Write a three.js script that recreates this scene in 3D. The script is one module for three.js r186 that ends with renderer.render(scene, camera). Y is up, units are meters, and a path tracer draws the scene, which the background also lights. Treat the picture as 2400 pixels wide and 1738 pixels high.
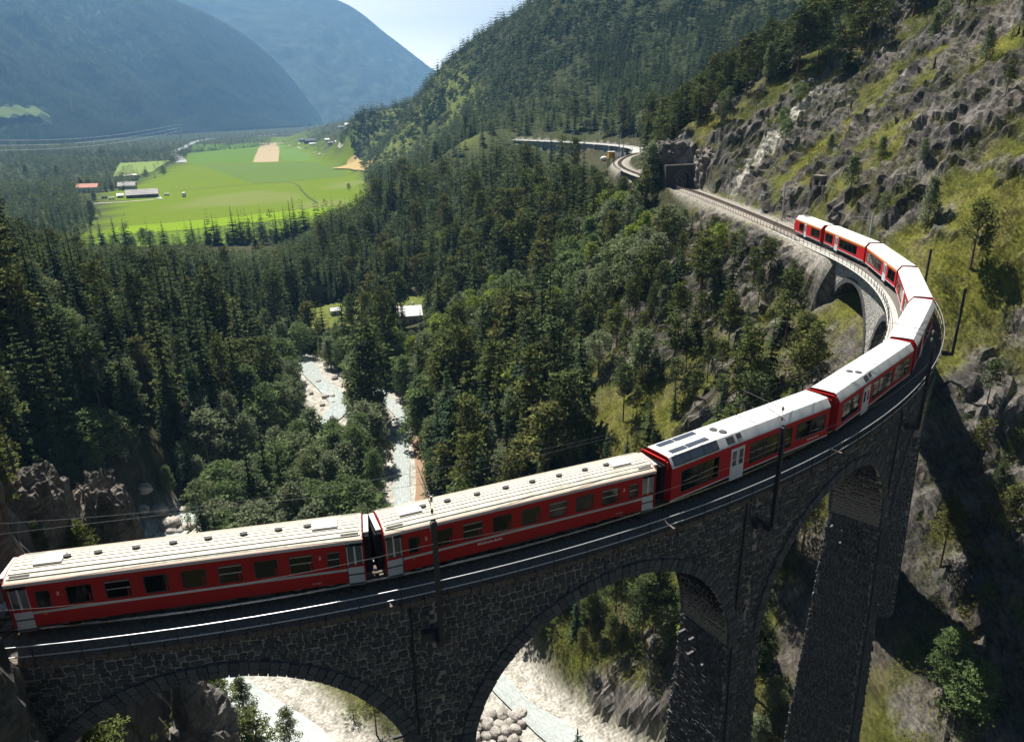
import * as THREE from 'three';
import { mergeGeometries } from 'three/addons/utils/BufferGeometryUtils.js';
import { ImprovedNoise } from 'three/addons/math/ImprovedNoise.js';
import { RoundedBoxGeometry } from 'three/addons/geometries/RoundedBoxGeometry.js';

// ---------------------------------------------------------------- camera, sky, sun, haze, exposure
const scene = new THREE.Scene();
const camera = new THREE.PerspectiveCamera(54.645, 2400 / 1738, 0.5, 26000);
const CAM = new THREE.Vector3(35.954, 24.908, 125.474);
{
  const pitch = 20.1139 * Math.PI / 180, roll = -1.1296 * Math.PI / 180;
  const F = new THREE.Vector3(0, -Math.sin(pitch), -Math.cos(pitch)), Rv = new THREE.Vector3(1, 0, 0);
  const U = new THREE.Vector3().crossVectors(Rv, F);
  camera.position.copy(CAM);
  camera.up.copy(Rv.clone().multiplyScalar(-Math.sin(roll)).addScaledVector(U, Math.cos(roll)));
  camera.lookAt(CAM.clone().add(F));
}
const SUN_EL = 61 * Math.PI / 180, SUN_AZ = 57.5 * Math.PI / 180;
const SUN = new THREE.Vector3(-Math.cos(SUN_AZ) * Math.cos(SUN_EL), Math.sin(SUN_EL), -Math.sin(SUN_AZ) * Math.cos(SUN_EL));
const SKY_GAIN = 0.22;
{
  // hazy summer sky: pale near the horizon, blue higher up, brighter round the sun
  const w = 512, h = 256, d = new Float32Array(w * h * 4);
  for (let j = 0; j < h; j++) for (let i = 0; i < w; i++) {
    const el = (j + 0.5) / h * Math.PI - Math.PI / 2, az = ((i + 0.5) / w - 0.5) * 2 * Math.PI;
    const v = new THREE.Vector3(Math.cos(el) * Math.cos(az), Math.sin(el), Math.cos(el) * Math.sin(az));
    const up = Math.max(0, v.y), hz = Math.exp(-up * 8);
    const c = Math.max(0, v.dot(SUN)), glow = 0.2 * Math.pow(c, 6) + 0.9 * Math.pow(c, 60);
    const low = 0.05 + 14 * Math.pow(0.5 + 0.5 * (v.x * SUN.x + v.z * SUN.z) / Math.hypot(SUN.x, SUN.z), 8);
    const k = (j * w + i) * 4, g = SKY_GAIN;
    d[k] = g * (0.018 + hz * 1.17 * low + glow);
    d[k + 1] = g * (0.045 + hz * 1.13 * low + glow);
    d[k + 2] = g * (0.11 + hz * 1.06 * low + glow * 0.97);
    d[k + 3] = 1;
  }
  const sky = new THREE.DataTexture(d, w, h, THREE.RGBAFormat, THREE.FloatType);
  sky.mapping = THREE.EquirectangularReflectionMapping;
  sky.magFilter = sky.minFilter = THREE.LinearFilter;
  sky.needsUpdate = true;
  scene.background = sky; scene.environment = sky;
}
const sun = new THREE.DirectionalLight(new THREE.Color(1, 0.95, 0.86), 5);
sun.position.copy(SUN).multiplyScalar(700).add(new THREE.Vector3(40, 0, 0));
sun.target.position.set(40, 0, 0);
sun.castShadow = true;
sun.shadow.mapSize.set(4096, 4096);
Object.assign(sun.shadow.camera, { left: -400, right: 400, top: 400, bottom: -400, near: 1, far: 2000 });
scene.add(sun, sun.target);
scene.fog = new THREE.FogExp2(new THREE.Color(0.28, 0.58, 1.0), 1 / 11000);
const renderer = new THREE.WebGLRenderer({ antialias: true });
renderer.toneMapping = THREE.LinearToneMapping;
renderer.toneMappingExposure = 2.4;
renderer.shadowMap.enabled = true;

// ---------------------------------------------------------------- helpers
const DEG = Math.PI / 180, V3 = (x, y, z) => new THREE.Vector3(x, y, z);
let seed = 12345;
function rnd() { seed = (seed + 0x6D2B79F5) | 0; let t = Math.imul(seed ^ (seed >>> 15), 1 | seed); t = (t + Math.imul(t ^ (t >>> 7), 61 | t)) ^ t; return ((t ^ (t >>> 14)) >>> 0) / 4294967296; }
const R = (a, b) => a + (b - a) * rnd();
const clamp = (v, a = 0, b = 1) => Math.min(b, Math.max(a, v));
const smooth = (a, b, v) => { const t = clamp((v - a) / (b - a)); return t * t * (3 - 2 * t); };
const mix = (a, b, t) => a + (b - a) * t;
const PN = new ImprovedNoise();
const n3 = (x, y, z) => PN.noise(x + 100.5, y + 100.5, z + 100.5);
function fbm(x, y, z, o = 4) { let s = 0, a = 0.5; for (let i = 0; i < o; i++) { s += a * n3(x, y, z); x *= 2.03; y *= 2.03; z *= 2.03; a *= 0.5; } return s; }
function ridge(x, y, z, o = 4) { let s = 0, a = 0.5; for (let i = 0; i < o; i++) { s += a * (1 - 2 * Math.abs(n3(x, y, z))); x *= 2.07; y *= 2.07; z *= 2.07; a *= 0.5; } return s; }
const C = (r, g, b) => new THREE.Color().setRGB(r, g, b);
const std = (color, roughness = 0.9, o = {}) => new THREE.MeshPhysicalMaterial({ color, roughness, metalness: 0, specularIntensity: roughness >= 0.85 ? 0.12 : 1, side: THREE.DoubleSide, ...o });
const used = new Map();
function numbered(name) { const n = used.get(name) || 0; used.set(name, n + 1); return n ? name + '_' + String(n).padStart(3, '0') : name; }
function mesh(name, geometry, material, parent = scene) {
  const m = new THREE.Mesh(Array.isArray(geometry) ? merge(geometry) : geometry, material);
  m.name = parent === scene ? numbered(name) : name; m.castShadow = m.receiveShadow = true; parent.add(m); return m;
}
function tag(o, label, category, group, kind) {
  o.userData.label = label; o.userData.category = category;
  if (group) o.userData.group = group;
  if (kind) o.userData.kind = kind;
  return o;
}
function thing(name, label, category, pos = [0, 0, 0], turn = 0, group) {
  const o = new THREE.Group(); o.name = numbered(name); scene.add(o);
  o.position.set(...pos); o.rotation.y = turn;
  return tag(o, label, category, group);
}
const structure = (o, label) => { o.userData.kind = 'structure'; if (label) o.userData.label = label; return o; };
const stuff = (o, label) => { o.userData.kind = 'stuff'; if (label) o.userData.label = label; return o; };
function merge(list) {
  list = list.map((g) => { g = g.index ? g.toNonIndexed() : g; for (const k of Object.keys(g.attributes)) if (!['position', 'normal', 'uv', 'color'].includes(k)) g.deleteAttribute(k); return g; });
  const all = (k) => list.every((g) => g.attributes[k]);
  for (const k of ['uv', 'color']) if (!all(k)) list.forEach((g) => g.deleteAttribute(k));
  return mergeGeometries(list);
}
const box = (w, h, d, x = 0, y = 0, z = 0) => new THREE.BoxGeometry(w, h, d).translate(x, y, z);
const rbox = (w, h, d, r, x = 0, y = 0, z = 0) => new RoundedBoxGeometry(w, h, d, 1, r).translate(x, y, z);
const cyl = (r0, r1, h, n, x = 0, y = 0, z = 0) => new THREE.CylinderGeometry(r0, r1, h, n).translate(x, y, z);
function bar(a, b, r, n = 6) {
  const d = b.clone().sub(a), l = d.length();
  const g = new THREE.CylinderGeometry(r, r, l, n).translate(0, l / 2, 0);
  g.applyQuaternion(new THREE.Quaternion().setFromUnitVectors(V3(0, 1, 0), d.normalize()));
  return g.translate(a.x, a.y, a.z);
}
const tube = (pts, r, n = 6, seg) => new THREE.TubeGeometry(new THREE.CatmullRomCurve3(pts), seg || pts.length * 3, r, n);
function soup(tris, colors) {
  const g = new THREE.BufferGeometry();
  g.setAttribute('position', new THREE.Float32BufferAttribute(tris, 3));
  if (colors) g.setAttribute('color', new THREE.Float32BufferAttribute(colors, 3));
  g.computeVertexNormals();
  return g;
}
function sheet(nu, nv, f, flip = false) { // grid surface f(i,j) -> [x,y,z], with uv in metres when f gives five numbers
  const p = [], uv = [], idx = [];
  for (let j = 0; j <= nv; j++) for (let i = 0; i <= nu; i++) { const q = f(i, j); p.push(q[0], q[1], q[2]); uv.push(q[3] ?? i, q[4] ?? j); }
  for (let j = 0; j < nv; j++) for (let i = 0; i < nu; i++) {
    const a = j * (nu + 1) + i, b = a + 1, c = a + nu + 1, d = c + 1;
    flip ? idx.push(a, c, b, b, c, d) : idx.push(a, b, c, b, d, c);
  }
  const g = new THREE.BufferGeometry();
  g.setAttribute('position', new THREE.Float32BufferAttribute(p, 3));
  g.setAttribute('uv', new THREE.Float32BufferAttribute(uv, 2));
  g.setIndex(idx); g.computeVertexNormals();
  return g;
}
function noiseTexture(size, f, srgb = true) { // f(u,v) -> [r,g,b] 0..1, tiling is f's business
  const d = new Uint8Array(size * size * 4);
  for (let j = 0; j < size; j++) for (let i = 0; i < size; i++) {
    const c = f(i / size, j / size), k = (j * size + i) * 4;
    d[k] = 255 * clamp(c[0]); d[k + 1] = 255 * clamp(c[1]); d[k + 2] = 255 * clamp(c[2]); d[k + 3] = 255;
  }
  const t = new THREE.DataTexture(d, size, size);
  t.wrapS = t.wrapT = THREE.RepeatWrapping; t.magFilter = THREE.LinearFilter; t.minFilter = THREE.LinearMipmapLinearFilter; t.generateMipmaps = true;
  if (srgb) t.colorSpace = THREE.SRGBColorSpace;
  t.needsUpdate = true; return t;
}
// tiling gradient noise
const GRAD = []; for (let i = 0; i < 4096; i++) { const a = rnd() * 2 * Math.PI; GRAD.push([Math.cos(a), Math.sin(a)]); }
function pgrad(x, y, p, q, s) {
  const xi = Math.floor(x), yi = Math.floor(y), fx = x - xi, fy = y - yi, u = fx * fx * fx * (fx * (fx * 6 - 15) + 10), v = fy * fy * fy * (fy * (fy * 6 - 15) + 10);
  const g = (i, j, dx, dy) => { const h = GRAD[((((i % p) + p) % p) * 131 + (((j % q) + q) % q) * 57 + s * 311 + ((((i % p) + p) % p) * (((j % q) + q) % q) * 17)) & 4095]; return h[0] * dx + h[1] * dy; };
  return mix(mix(g(xi, yi, fx, fy), g(xi + 1, yi, fx - 1, fy), u), mix(g(xi, yi + 1, fx, fy - 1), g(xi + 1, yi + 1, fx - 1, fy - 1), u), v);
}
function tile(u, v, f, o = 4, s = 0, fv = f) {
  let r = 0, a = 0.6; f = Math.round(f / 3); fv = Math.max(1, Math.round(fv / 3));
  for (let i = 0; i < o; i++) { r += a * pgrad(u * f, v * fv, f, fv, s * 7 + i); f *= 2; fv *= 2; a *= 0.55; }
  return r;
}
const rep = (t, x, y = x) => { const c = t.clone(); c.repeat.set(x, y); c.needsUpdate = true; return c; };
// ---------------------------------------------------------------- terrain
const RV = 94.958; // radius of the curve of the line on the viaduct; its centre is the origin and the rail tops are y = 0
const CP = [ // surveyed points of the land: x, z, y
  // river beds
  [-60, -175, -67], [-45, -137, -66.5], [-36, -120, -66], [-21, -92, -65.5], [-24, -70, -65.2], [-30, -50, -65], [-42, -14, -64.5], [-36, 2, -64.3], [-11, 32, -64], [9, 50, -63.5], [22, 75, -63.5], [25, 110, -63.5], [20, 160, -63],
  [4, -75, -64], [5, -54, -64], [10, -20, -64], [20, 10, -63.6], [36, 38, -63], [48, 50, -62.5], [72, 70, -62], [110, 95, -60], [160, 112, -57],
  [-10, -30, -62.5], [0, 10, -62.5], [15, 30, -62.5],
  // slope between the right stream and the line
  [18, -20, -60], [50, -20, -36], [84, -20, -7], [14, -60, -61], [50, -60, -38], [85, -60, -6], [0, -110, -60], [45, -110, -35], [82, -110, -6], [30, -85, -50], [66, -85, -22],
  [45, 18, -52], [64, 16, -36], [82, 12, -17], [86, 24, -15], [80, 42, -36], [66, 55, -54], [52, 60, -61],
  [-20, -170, -62], [40, -170, -36], [79, -170, -6], [-20, -230, -58], [40, -230, -30], [80, -230, -6], [-40, -300, -56], [30, -300, -34], [98, -300, -7], [-60, -370, -48], [40, -370, -24], [104, -365, -13], [92, -388, -15], [72, -436, -18], [-90, -450, -52], [0, -450, -26], [48, -470, -19],
  // bench of the line
  [95, -10, -1], [95, -60, -1], [94, -100, -1], [92, -140, 3], [88, -222, -1], [98, -262, -1], [114, -310, -1], [120, -360, -1], [100, -425, -1], [66, -485, -1], [0, -545, -1],
  // hillside above the line
  [108, -4, 7], [108, -60, 8], [130, -30, 28], [150, -42, 46], [150, -95, 44], [200, -60, 86], [280, -60, 140], [360, -60, 190], [122, -130, 33], [150, -135, 46], [200, -150, 82], [300, -150, 145], [94, -137, 13], [107, -131, 23],
  [108, -200, 7], [130, -200, 18], [190, -220, 42], [260, -230, 80], [135, -262, 6], [180, -290, 16], [240, -330, 40],
  // south side of the spur, below and beyond the outer face
  [98, 8, -4], [112, 8, 8], [110, 26, -8], [130, 25, 13], [160, 10, 45], [105, 50, -28], [130, 50, 0], [160, 50, 30], [105, 75, -46], [140, 80, -16], [180, 85, 12], [110, 115, -55], [160, 130, -32], [240, 60, 95], [240, 120, 40], [280, 0, 135], [90, 62, -44],
  [8, 80, -44], [12, 87, -48], [4, 70, -52], [14, 72, -60],
  // left bank: cliffs by the tunnel, wooded slope behind
  [3, 102, 12], [-8, 104, 20], [-18, 92, 17], [-4, 78, -4], [-14, 70, -6], [-22, 56, -16], [-34, 44, -24], [-26, 40, -40], [-40, 24, -42], [-50, 14, -52], [-44, 60, 0], [-60, 50, 14], [-70, 10, -8], [-75, -20, -14], [-62, -10, -38], [-80, -41, -17], [-100, -83, -24], [-70, -60, -36], [-50, -56, -56], [-130, -124, -30], [-85, -110, -44], [-58, -110, -60], [-110, -170, -48], [-80, -190, -60], [-160, -180, -42], [-200, -110, -10], [-140, -50, 5], [-110, 20, 20], [-160, 80, 60], [-30, 120, 34], [-60, 150, 40],
  [0, 135, 20], [36, 140, 8],
  // valley floor before the meadows
  [-44, -189, -63], [-10, -180, -61], [-70, -240, -65], [-150, -260, -62], [-120, -330, -67], [-30, -260, -60], [-220, -330, -66], [-330, -330, -64], [-420, -420, -66], [-180, -400, -69], [-100, -430, -62],
  // meadow terrace
  [-301, -435, -71], [-200, -470, -71], [-130, -520, -70], [-131, -718, -70], [-250, -600, -72], [-400, -760, -73], [-480, -900, -74], [-300, -900, -73], [-180, -900, -66], [-600, -1300, -78], [-400, -1300, -76], [-250, -1300, -66], [-800, -1800, -80], [-550, -1800, -78], [-1100, -2800, -84], [-800, -2800, -80], [-1300, -3500, -86], [-900, -3600, -80],
  // slope right of the meadows and the wooded hill
  [-40, -520, -36], [10, -620, 2], [-60, -620, -38], [-90, -760, -52], [-50, -760, -26], [20, -800, 12], [-60, -1000, -8], [-140, -1050, -42], [-180, -1250, -30], [-400, -1880, -46], [-330, -1720, -30], [-250, -1600, 0], [-520, -2280, -42], [-430, -2250, -8], [-330, -2050, 14], [-640, -2800, -44], [-520, -2750, -4], [-800, -3500, -40], [-640, -3400, 0],
  [60, -560, 6], [120, -520, 14], [200, -480, 32], [120, -700, 48], [220, -700, 92], [300, -500, 90], [400, -400, 130], [105, -970, 160], [23, -1074, 118], [-83, -1169, 86], [-270, -1445, 24], [200, -1000, 212], [400, -900, 270], [600, -600, 290], [500, -200, 230], [800, -1200, 420], [0, -1500, 90], [-150, -1700, 40],
  // far left woods
  [-700, -900, -72], [-700, -1350, -79], [-1000, -1500, -74], [-1300, -1900, -66], [-1000, -2100, -80], [-1600, -2400, -60], [-900, -600, -58], [-1400, -1000, -40], [-600, -500, -62], [-350, -150, 20], [-500, -300, -30],
];
const TPS = (() => {
  const n = CP.length, N = n + 3, A = [], b = [];
  const S = 1 / 100, U = (r2) => (r2 < 1e-12 ? 0 : 0.5 * r2 * Math.log(r2));
  for (let i = 0; i < N; i++) { A.push(new Float64Array(N)); b.push(0); }
  for (let i = 0; i < n; i++) {
    for (let j = 0; j < n; j++) A[i][j] = U(((CP[i][0] - CP[j][0]) ** 2 + (CP[i][1] - CP[j][1]) ** 2) * S * S);
    A[i][i] += 1e-4;
    A[i][n] = A[n][i] = 1; A[i][n + 1] = A[n + 1][i] = CP[i][0] * S; A[i][n + 2] = A[n + 2][i] = CP[i][1] * S;
    b[i] = CP[i][2];
  }
  for (let k = 0; k < N; k++) {
    let p = k; for (let i = k + 1; i < N; i++) if (Math.abs(A[i][k]) > Math.abs(A[p][k])) p = i;
    [A[k], A[p]] = [A[p], A[k]]; [b[k], b[p]] = [b[p], b[k]];
    for (let i = k + 1; i < N; i++) { const f = A[i][k] / A[k][k]; if (f) { for (let j = k; j < N; j++) A[i][j] -= f * A[k][j]; b[i] -= f * b[k]; } }
  }
  for (let i = N - 1; i >= 0; i--) { for (let j = i + 1; j < N; j++) b[i] -= A[i][j] * b[j]; b[i] /= A[i][i]; }
  return (x, z) => {
    let s = b[n] + b[n + 1] * x * S + b[n + 2] * z * S;
    for (let i = 0; i < n; i++) { const dx = (x - CP[i][0]) * S, dz = (z - CP[i][1]) * S, r2 = dx * dx + dz * dz; if (r2 > 1e-12) s += b[i] * 0.5 * r2 * Math.log(r2); }
    return s;
  };
})();
const STREAM_A = [[-135, -215], [-105, -185], [-76, -160], [-47, -139], [-36, -120], [-21, -92], [-24, -70], [-30, -50], [-42, -14], [-35, 6], [-11, 32], [9, 50], [22, 75], [25, 110], [20, 160]];
const STREAM_B = [[-12, -105], [2, -78], [5, -54], [10, -20], [20, 10], [36, 38], [48, 50], [72, 70], [110, 95], [160, 112]];
const LINE = []; // the railway in plan beyond the viaduct and on it
for (let a = 92; a >= 0; a -= 2) LINE.push([RV * Math.cos(a * DEG), RV * Math.sin(a * DEG)]);
{
  const c = new THREE.CatmullRomCurve3([[94.96, 0], [94.9, -30], [94.6, -60], [93.4, -95], [91, -125], [87, -165], [86, -195], [88.5, -225], [97, -262], [109, -295], [116.5, -325], [118.5, -355], [113, -390], [100, -425], [80, -462], [58, -495], [45, -512]].map(([x, z]) => V3(x, 0, z)));
  for (let i = 1; i <= 240; i++) { const p = c.getPoint(i / 240); LINE.push([p.x, p.z]); }
}
function near(line, x, z) { // distance to a plan line, and the side (+ = to the right when walking along it)
  let best = 1e9, side = 0, at = 0;
  for (let i = 0; i + 1 < line.length; i++) {
    const [ax, az] = line[i], [bx, bz] = line[i + 1], dx = bx - ax, dz = bz - az;
    const t = clamp(((x - ax) * dx + (z - az) * dz) / (dx * dx + dz * dz)), px = ax + t * dx - x, pz = az + t * dz - z, d = px * px + pz * pz;
    if (d < best) { best = d; side = dx * (z - az) - dz * (x - ax); at = i + t; }
  }
  return [Math.sqrt(best), Math.sign(side), at];
}
const LINE_LAND = LINE.slice(46); // from the viaduct's far end on
const MEADOW = [[-301, -430], [-200, -455], [-127, -516], [-122, -600], [-128, -718], [-170, -900], [-262, -1300], [-335, -1480], [-490, -1950], [-650, -2420], [-800, -2900], [-940, -3450], [-1050, -3450], [-800, -2600], [-880, -2080], [-730, -1700], [-640, -1330], [-560, -1100], [-500, -860], [-420, -730], [-353, -573]];
function inside(poly, x, z) { let c = false; for (let i = 0, j = poly.length - 1; i < poly.length; j = i++) { const [xi, zi] = poly[i], [xj, zj] = poly[j]; if ((zi > z) !== (zj > z) && x < (xj - xi) * (z - zi) / (zj - zi) + xi) c = !c; } return c; }
const closed = (p) => [...p, p[0]];
function edge(poly, x, z) { const d = near(closed(poly), x, z)[0]; return inside(poly, x, z) ? d : -d; }
const meadowY = (x, z) => -71 - 0.0053 * (-z - 450) + 1.1 * Math.sin(z / 90 + x / 160) + 0.7 * Math.sin(x / 45 - z / 130);
const CLEARING = [[-62, -178], [-38, -176], [-8, -182], [-2, -200], [-30, -214], [-60, -208]];
function streams(x, z) {
  if (x < -110 || x > 190 || z < -240 || z > 190) return [99, 99];
  return [near(STREAM_A, x, z)[0], near(STREAM_B, x, z)[0]];
}
const rockMask = (x, z) => { // 0..1: where the ground is bare rock
  const r = smooth(94, 104, x) * smooth(-190, -150, z) * smooth(420, 260, x);
  const under = smooth(40, 70, x) * smooth(40, 20, z) * smooth(-110, -40, z) * 0.95;
  const south = smooth(70, 95, x) * smooth(10, 25, z);
  const left = smooth(16, 6, x) * smooth(-75, -50, x) * smooth(10, 34, z);
  const bank = smooth(36, 50, x) * smooth(60, 40, z) * smooth(-10, 14, z) * 0.8;
  return Math.max(r, under, south, left, bank);
};
function groundBase(x, z) {
  let y = TPS(x, z);
  const far = smooth(-3300, -4200, z) + smooth(-1700, -2400, x);
  if (far > 0) y = mix(y, -88, clamp(far));
  if (z < -400 && z > -3700) { const e = edge(MEADOW, x, z); if (e > -40) y = mix(y, meadowY(x, z), smooth(-40, 10, e)); }
  return y;
}
function ground(x, z) {
  let y = groundBase(x, z);
  const [a, b] = streams(x, z);
  const sa = smooth(15, 6, a), sb = smooth(11, 4.5, b);
  const d = Math.hypot(x, z);
  const rough = z > -260 && x > -170 && x < 420 ? 1 : 0.4;
  const keep = 1 - Math.max(sa, sb);
  if (z > -420 || x > -120) y += keep * rough * (fbm(x / 38, 7, z / 38, 3) * 4.5);
  const wa = -63.4 - 0.011 * (50 - z);
  if (sa > 0) y = mix(y, wa - 0.7, sa);
  if (sb > 0) y = mix(y, Math.min(-62.3 - 0.012 * (60 - z), wa + 1.5) - 0.5, sb);
  // bench of the railway
  if (x > -60 && x < 135 && z < 3 && z > -600) {
    const [q, s] = near(LINE_LAND, x, z);
    const inTunnel = z < -116 && z > -184;
    if (!inTunnel) {
      const lim = s > 0 ? 4.2 : 2.6, t = s > 0 ? smooth(z < -96 ? 5.6 : 8.5, lim, q) : smooth(z < -345 ? 3.6 : 7, z < -345 ? 1.6 : lim, q);
      y = mix(y, -0.62, t);
    }
  }
  if (z > 2 && d > RV - 6 && d < RV + 6 && Math.atan2(z, x) < 80 * DEG) y = Math.min(y, -1.6);
  return y;
}
// the ground sheet: fine where the line and the slopes are, coarse far away
function steps(list) { const r = []; for (let k = 0; k + 1 < list.length; k++) { const [a, s] = list[k], b = list[k + 1][0], n = Math.max(1, Math.round((b - a) / s)); for (let i = 0; i < n; i++) r.push(a + (b - a) * i / n); } r.push(list[list.length - 1][0]); return r; }
const GX = steps([[-7600, 800], [-3600, 300], [-1500, 75], [-700, 28], [-300, 9], [-150, 3.4], [-64, 1.2], [6, 2.2], [40, 1.2], [84, 0.62], [165, 1.2], [235, 3], [340, 14], [900, 160], [2300]]);
const GZ = steps([[-16000, 1700], [-4600, 260], [-2200, 110], [-1100, 32], [-520, 9], [-330, 3.6], [-190, 1.1], [-110, 0.66], [50, 0.9], [104, 2], [140, 8], [240, 60], [420]]);
const GROUND = (() => {
  const nx = GX.length, nz = GZ.length, h = new Float32Array(nx * nz);
  for (let j = 0; j < nz; j++) for (let i = 0; i < nx; i++) h[j * nx + i] = ground(GX[i], GZ[j]);
  const find = (A, v) => { let lo = 0, hi = A.length - 1; while (hi - lo > 1) { const m = (lo + hi) >> 1; if (A[m] <= v) lo = m; else hi = m; } return lo; };
  const at = (x, z, h) => {
    const i = find(GX, x), j = find(GZ, z), u = clamp((x - GX[i]) / (GX[i + 1] - GX[i])), v = clamp((z - GZ[j]) / (GZ[j + 1] - GZ[j])), k = j * nx + i;
    return mix(mix(h[k], h[k + 1], u), mix(h[k + nx], h[k + nx + 1], u), v);
  };
  return { nx, nz, h, at };
})();
const LIFT = new Float32Array(GROUND.nx * GROUND.nz); // how far the broken rock stands off the smooth slope
const gBase = (x, z) => GROUND.at(x, z, GROUND.h), gy = (x, z) => GROUND.at(x, z, GROUND.h) + GROUND.at(x, z, LIFT);
function strata(x, y, z) { // broken rock: ledges that dip along the slope
  const a = x * 0.72 - y * 0.55 + z * 0.35, b = x * 0.3 + y * 0.8 + z * 0.5, c = z * 0.8 - x * 0.4;
  return ridge(a / 9, b / 17, c / 15, 5);
}
function ledges(x, y, z) { // stepped edges: rises slowly, breaks off sharply
  const w = 2.2 * fbm(x / 13, y / 13, z / 13, 3), q = (y * 0.86 - x * 0.34 + z * 0.42) / 4.6 + w, r = (y * 0.6 + x * 0.5 + z * 0.75) / 3.1 + 1.6 * fbm(x / 6 + 9, y / 6, z / 6, 2);
  const saw = (v) => { const f = v - Math.floor(v); return f < 0.84 ? f / 0.84 : (1 - f) / 0.16; };
  return 0.62 * saw(q) + 0.38 * saw(r) - 0.5;
}
const grainTex = noiseTexture(512, (u, v) => { const n = tile(u, v, 60, 5), m = tile(u, v, 14, 3, 9); const g = 0.84 + 0.42 * n + 0.34 * m; return [g, g, g * 0.99]; });
const bumpTex = noiseTexture(512, (u, v) => { const n = 0.5 + 0.8 * tile(u, v, 30, 6, 4); return [n, n, n]; }, false);
{
  const { nx, nz, h } = GROUND, P = new Float32Array(nx * nz * 3), K = new Float32Array(nx * nz * 3), UV = new Float32Array(nx * nz * 2), idx = [];
  const cRock = C(0.18, 0.166, 0.155), cRockD = C(0.058, 0.055, 0.055), cPale = C(0.6, 0.57, 0.52), cGrass = C(0.145, 0.147, 0.027), cGrass2 = C(0.072, 0.085, 0.022), cSoil = C(0.2, 0.155, 0.105), cFloor = C(0.045, 0.052, 0.022), cGravel = C(0.5, 0.475, 0.43), cLawn = C(0.152, 0.222, 0.01);
  const col = new THREE.Color(), nrm = V3(0, 0, 0);
  for (let j = 0; j < nz; j++) for (let i = 0; i < nx; i++) {
    const k = j * nx + i, x = GX[i], z = GZ[j], y = h[k];
    const i0 = Math.max(0, i - 1), i1 = Math.min(nx - 1, i + 1), j0 = Math.max(0, j - 1), j1 = Math.min(nz - 1, j + 1);
    nrm.set(-(h[j * nx + i1] - h[j * nx + i0]) / (GX[i1] - GX[i0]), 1, -(h[j1 * nx + i] - h[j0 * nx + i]) / (GZ[j1] - GZ[j0])).normalize();
    const steep = 1 - nrm.y;
    let px = x, py = y, pz = z;
    const [sa, sb] = streams(x, z), wet = Math.max(smooth(11.5, 7, sa), smooth(9, 5, sb));
    const mask = rockMask(x, z) * (1 - wet);
    const [ql] = x > -60 && x < 140 && z < 6 && z > -600 ? near(LINE_LAND, x, z) : [99];
    const bench = z < -345 ? smooth(3.6, 2.4, ql) : smooth(5.4, 3.4, ql);
    let rocky = 0, g = 0;
    if (mask > 0.01 && z > -260 && z < 240 && x < 420) {
      const s = strata(x, y, z), big = fbm(x / 45, y / 45, z / 30, 3);
      g = fbm(x / 6, y / 6, z / 6, 4);
      rocky = smooth(0.02, 0.3, mask * (0.7 * s + 1.7 * big + 0.45 * steep) - (z > 6 && x > 40 ? 0.34 : 0.15) + g * 0.75) ;
      const amp = mask * (1 - bench) * (1 - smooth(12, 5, Math.abs(Math.hypot(x, z) - RV) ) * (z > 0 ? 1 : 0) * 0.7);
      const d = amp * (2.4 * (s - 0.28) * (0.4 + 0.6 * rocky) + 0.8 * g + (0.4 + 2.3 * rocky) * ledges(x, y, z) + 0.7 * rocky * n3(x / 1.7, y / 1.7, z / 1.7));
      LIFT[k] = d / Math.max(0.35, nrm.y); px += nrm.x * d; py += nrm.y * d; pz += nrm.z * d;
    }
    const n1 = fbm(x / 14, 3, z / 14, 4), n2 = fbm(x / 4, 9, z / 4, 3);
    // base cover
    const open = Math.max(mask, 0);
    col.copy(cFloor).lerp(cSoil, clamp(0.25 + n1 * 0.8) * 0.5);
    if (open > 0) {
      const gr = cGrass.clone().lerp(cGrass2, clamp(0.45 + n1 * 1.6)).lerp(cSoil, clamp(n2 * 1.3 + 0.1) * 0.7);
      const st = fbm((x * 0.34 + z * 0.6 - y * 0.2) / 13, (y * 0.86 - x * 0.3) / 2.6, z / 14, 4), rk = cRock.clone().lerp(cRockD, clamp(0.42 + st * 2.2)).lerp(cSoil, clamp(n1 * 1.2) * 0.5);
      rk.lerp(cPale, smooth(0.24, 0.45, fbm(x / 7 + 40, y / 4, z / 9, 3)) * 0.6);
      col.lerp(gr.lerp(rk, rocky), smooth(0.05, 0.5, open));
    }
    if (z < -430) col.lerp(C(0.05, 0.068, 0.024), 0.6);
    const mead = z < -400 ? edge(MEADOW, x, z) : -99, clear = inside(CLEARING, x, z) ? 1 : 0;
    if (mead > -14) col.lerp(cLawn, smooth(-14, 2, mead));
    if (clear) col.lerp(C(0.17, 0.2, 0.05), 0.9);
    if (z < -420 && x > -330 && x < 40) { const t = smooth(-470, -560, z) * smooth(30, -20, x) * smooth(0.02, -0.1, fbm(x / 90, 1, z / 120, 2)); col.lerp(C(0.2, 0.24, 0.06), t * 0.85); }
    if (wet > 0) col.lerp(cGravel.clone().lerp(cSoil, clamp(0.1 + n2 * 1.4) * 0.4), wet);
    if (bench > 0) col.lerp(C(0.36, 0.335, 0.3), bench * 0.9);
    // a bare sheet of pale limestone above the line, and a fresh scar
    const sl = (x - 103) * 0.55 - (z + 92) * 0.2;
    const bare = smooth(5, 2.5, Math.abs((z + 84) + (x - 100) * 0.62 + n2 * 5)) * smooth(98, 104, x) * smooth(136, 122, x);
    const scar = smooth(4.5, 2.5, Math.hypot(x - 141, (z + 22) * 0.9) + n2 * 3);
    if (bare + scar > 0) col.lerp(cPale, clamp(bare + scar) * 0.95);
    P[3 * k] = px; P[3 * k + 1] = py; P[3 * k + 2] = pz;
    K[3 * k] = col.r; K[3 * k + 1] = col.g; K[3 * k + 2] = col.b;
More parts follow.
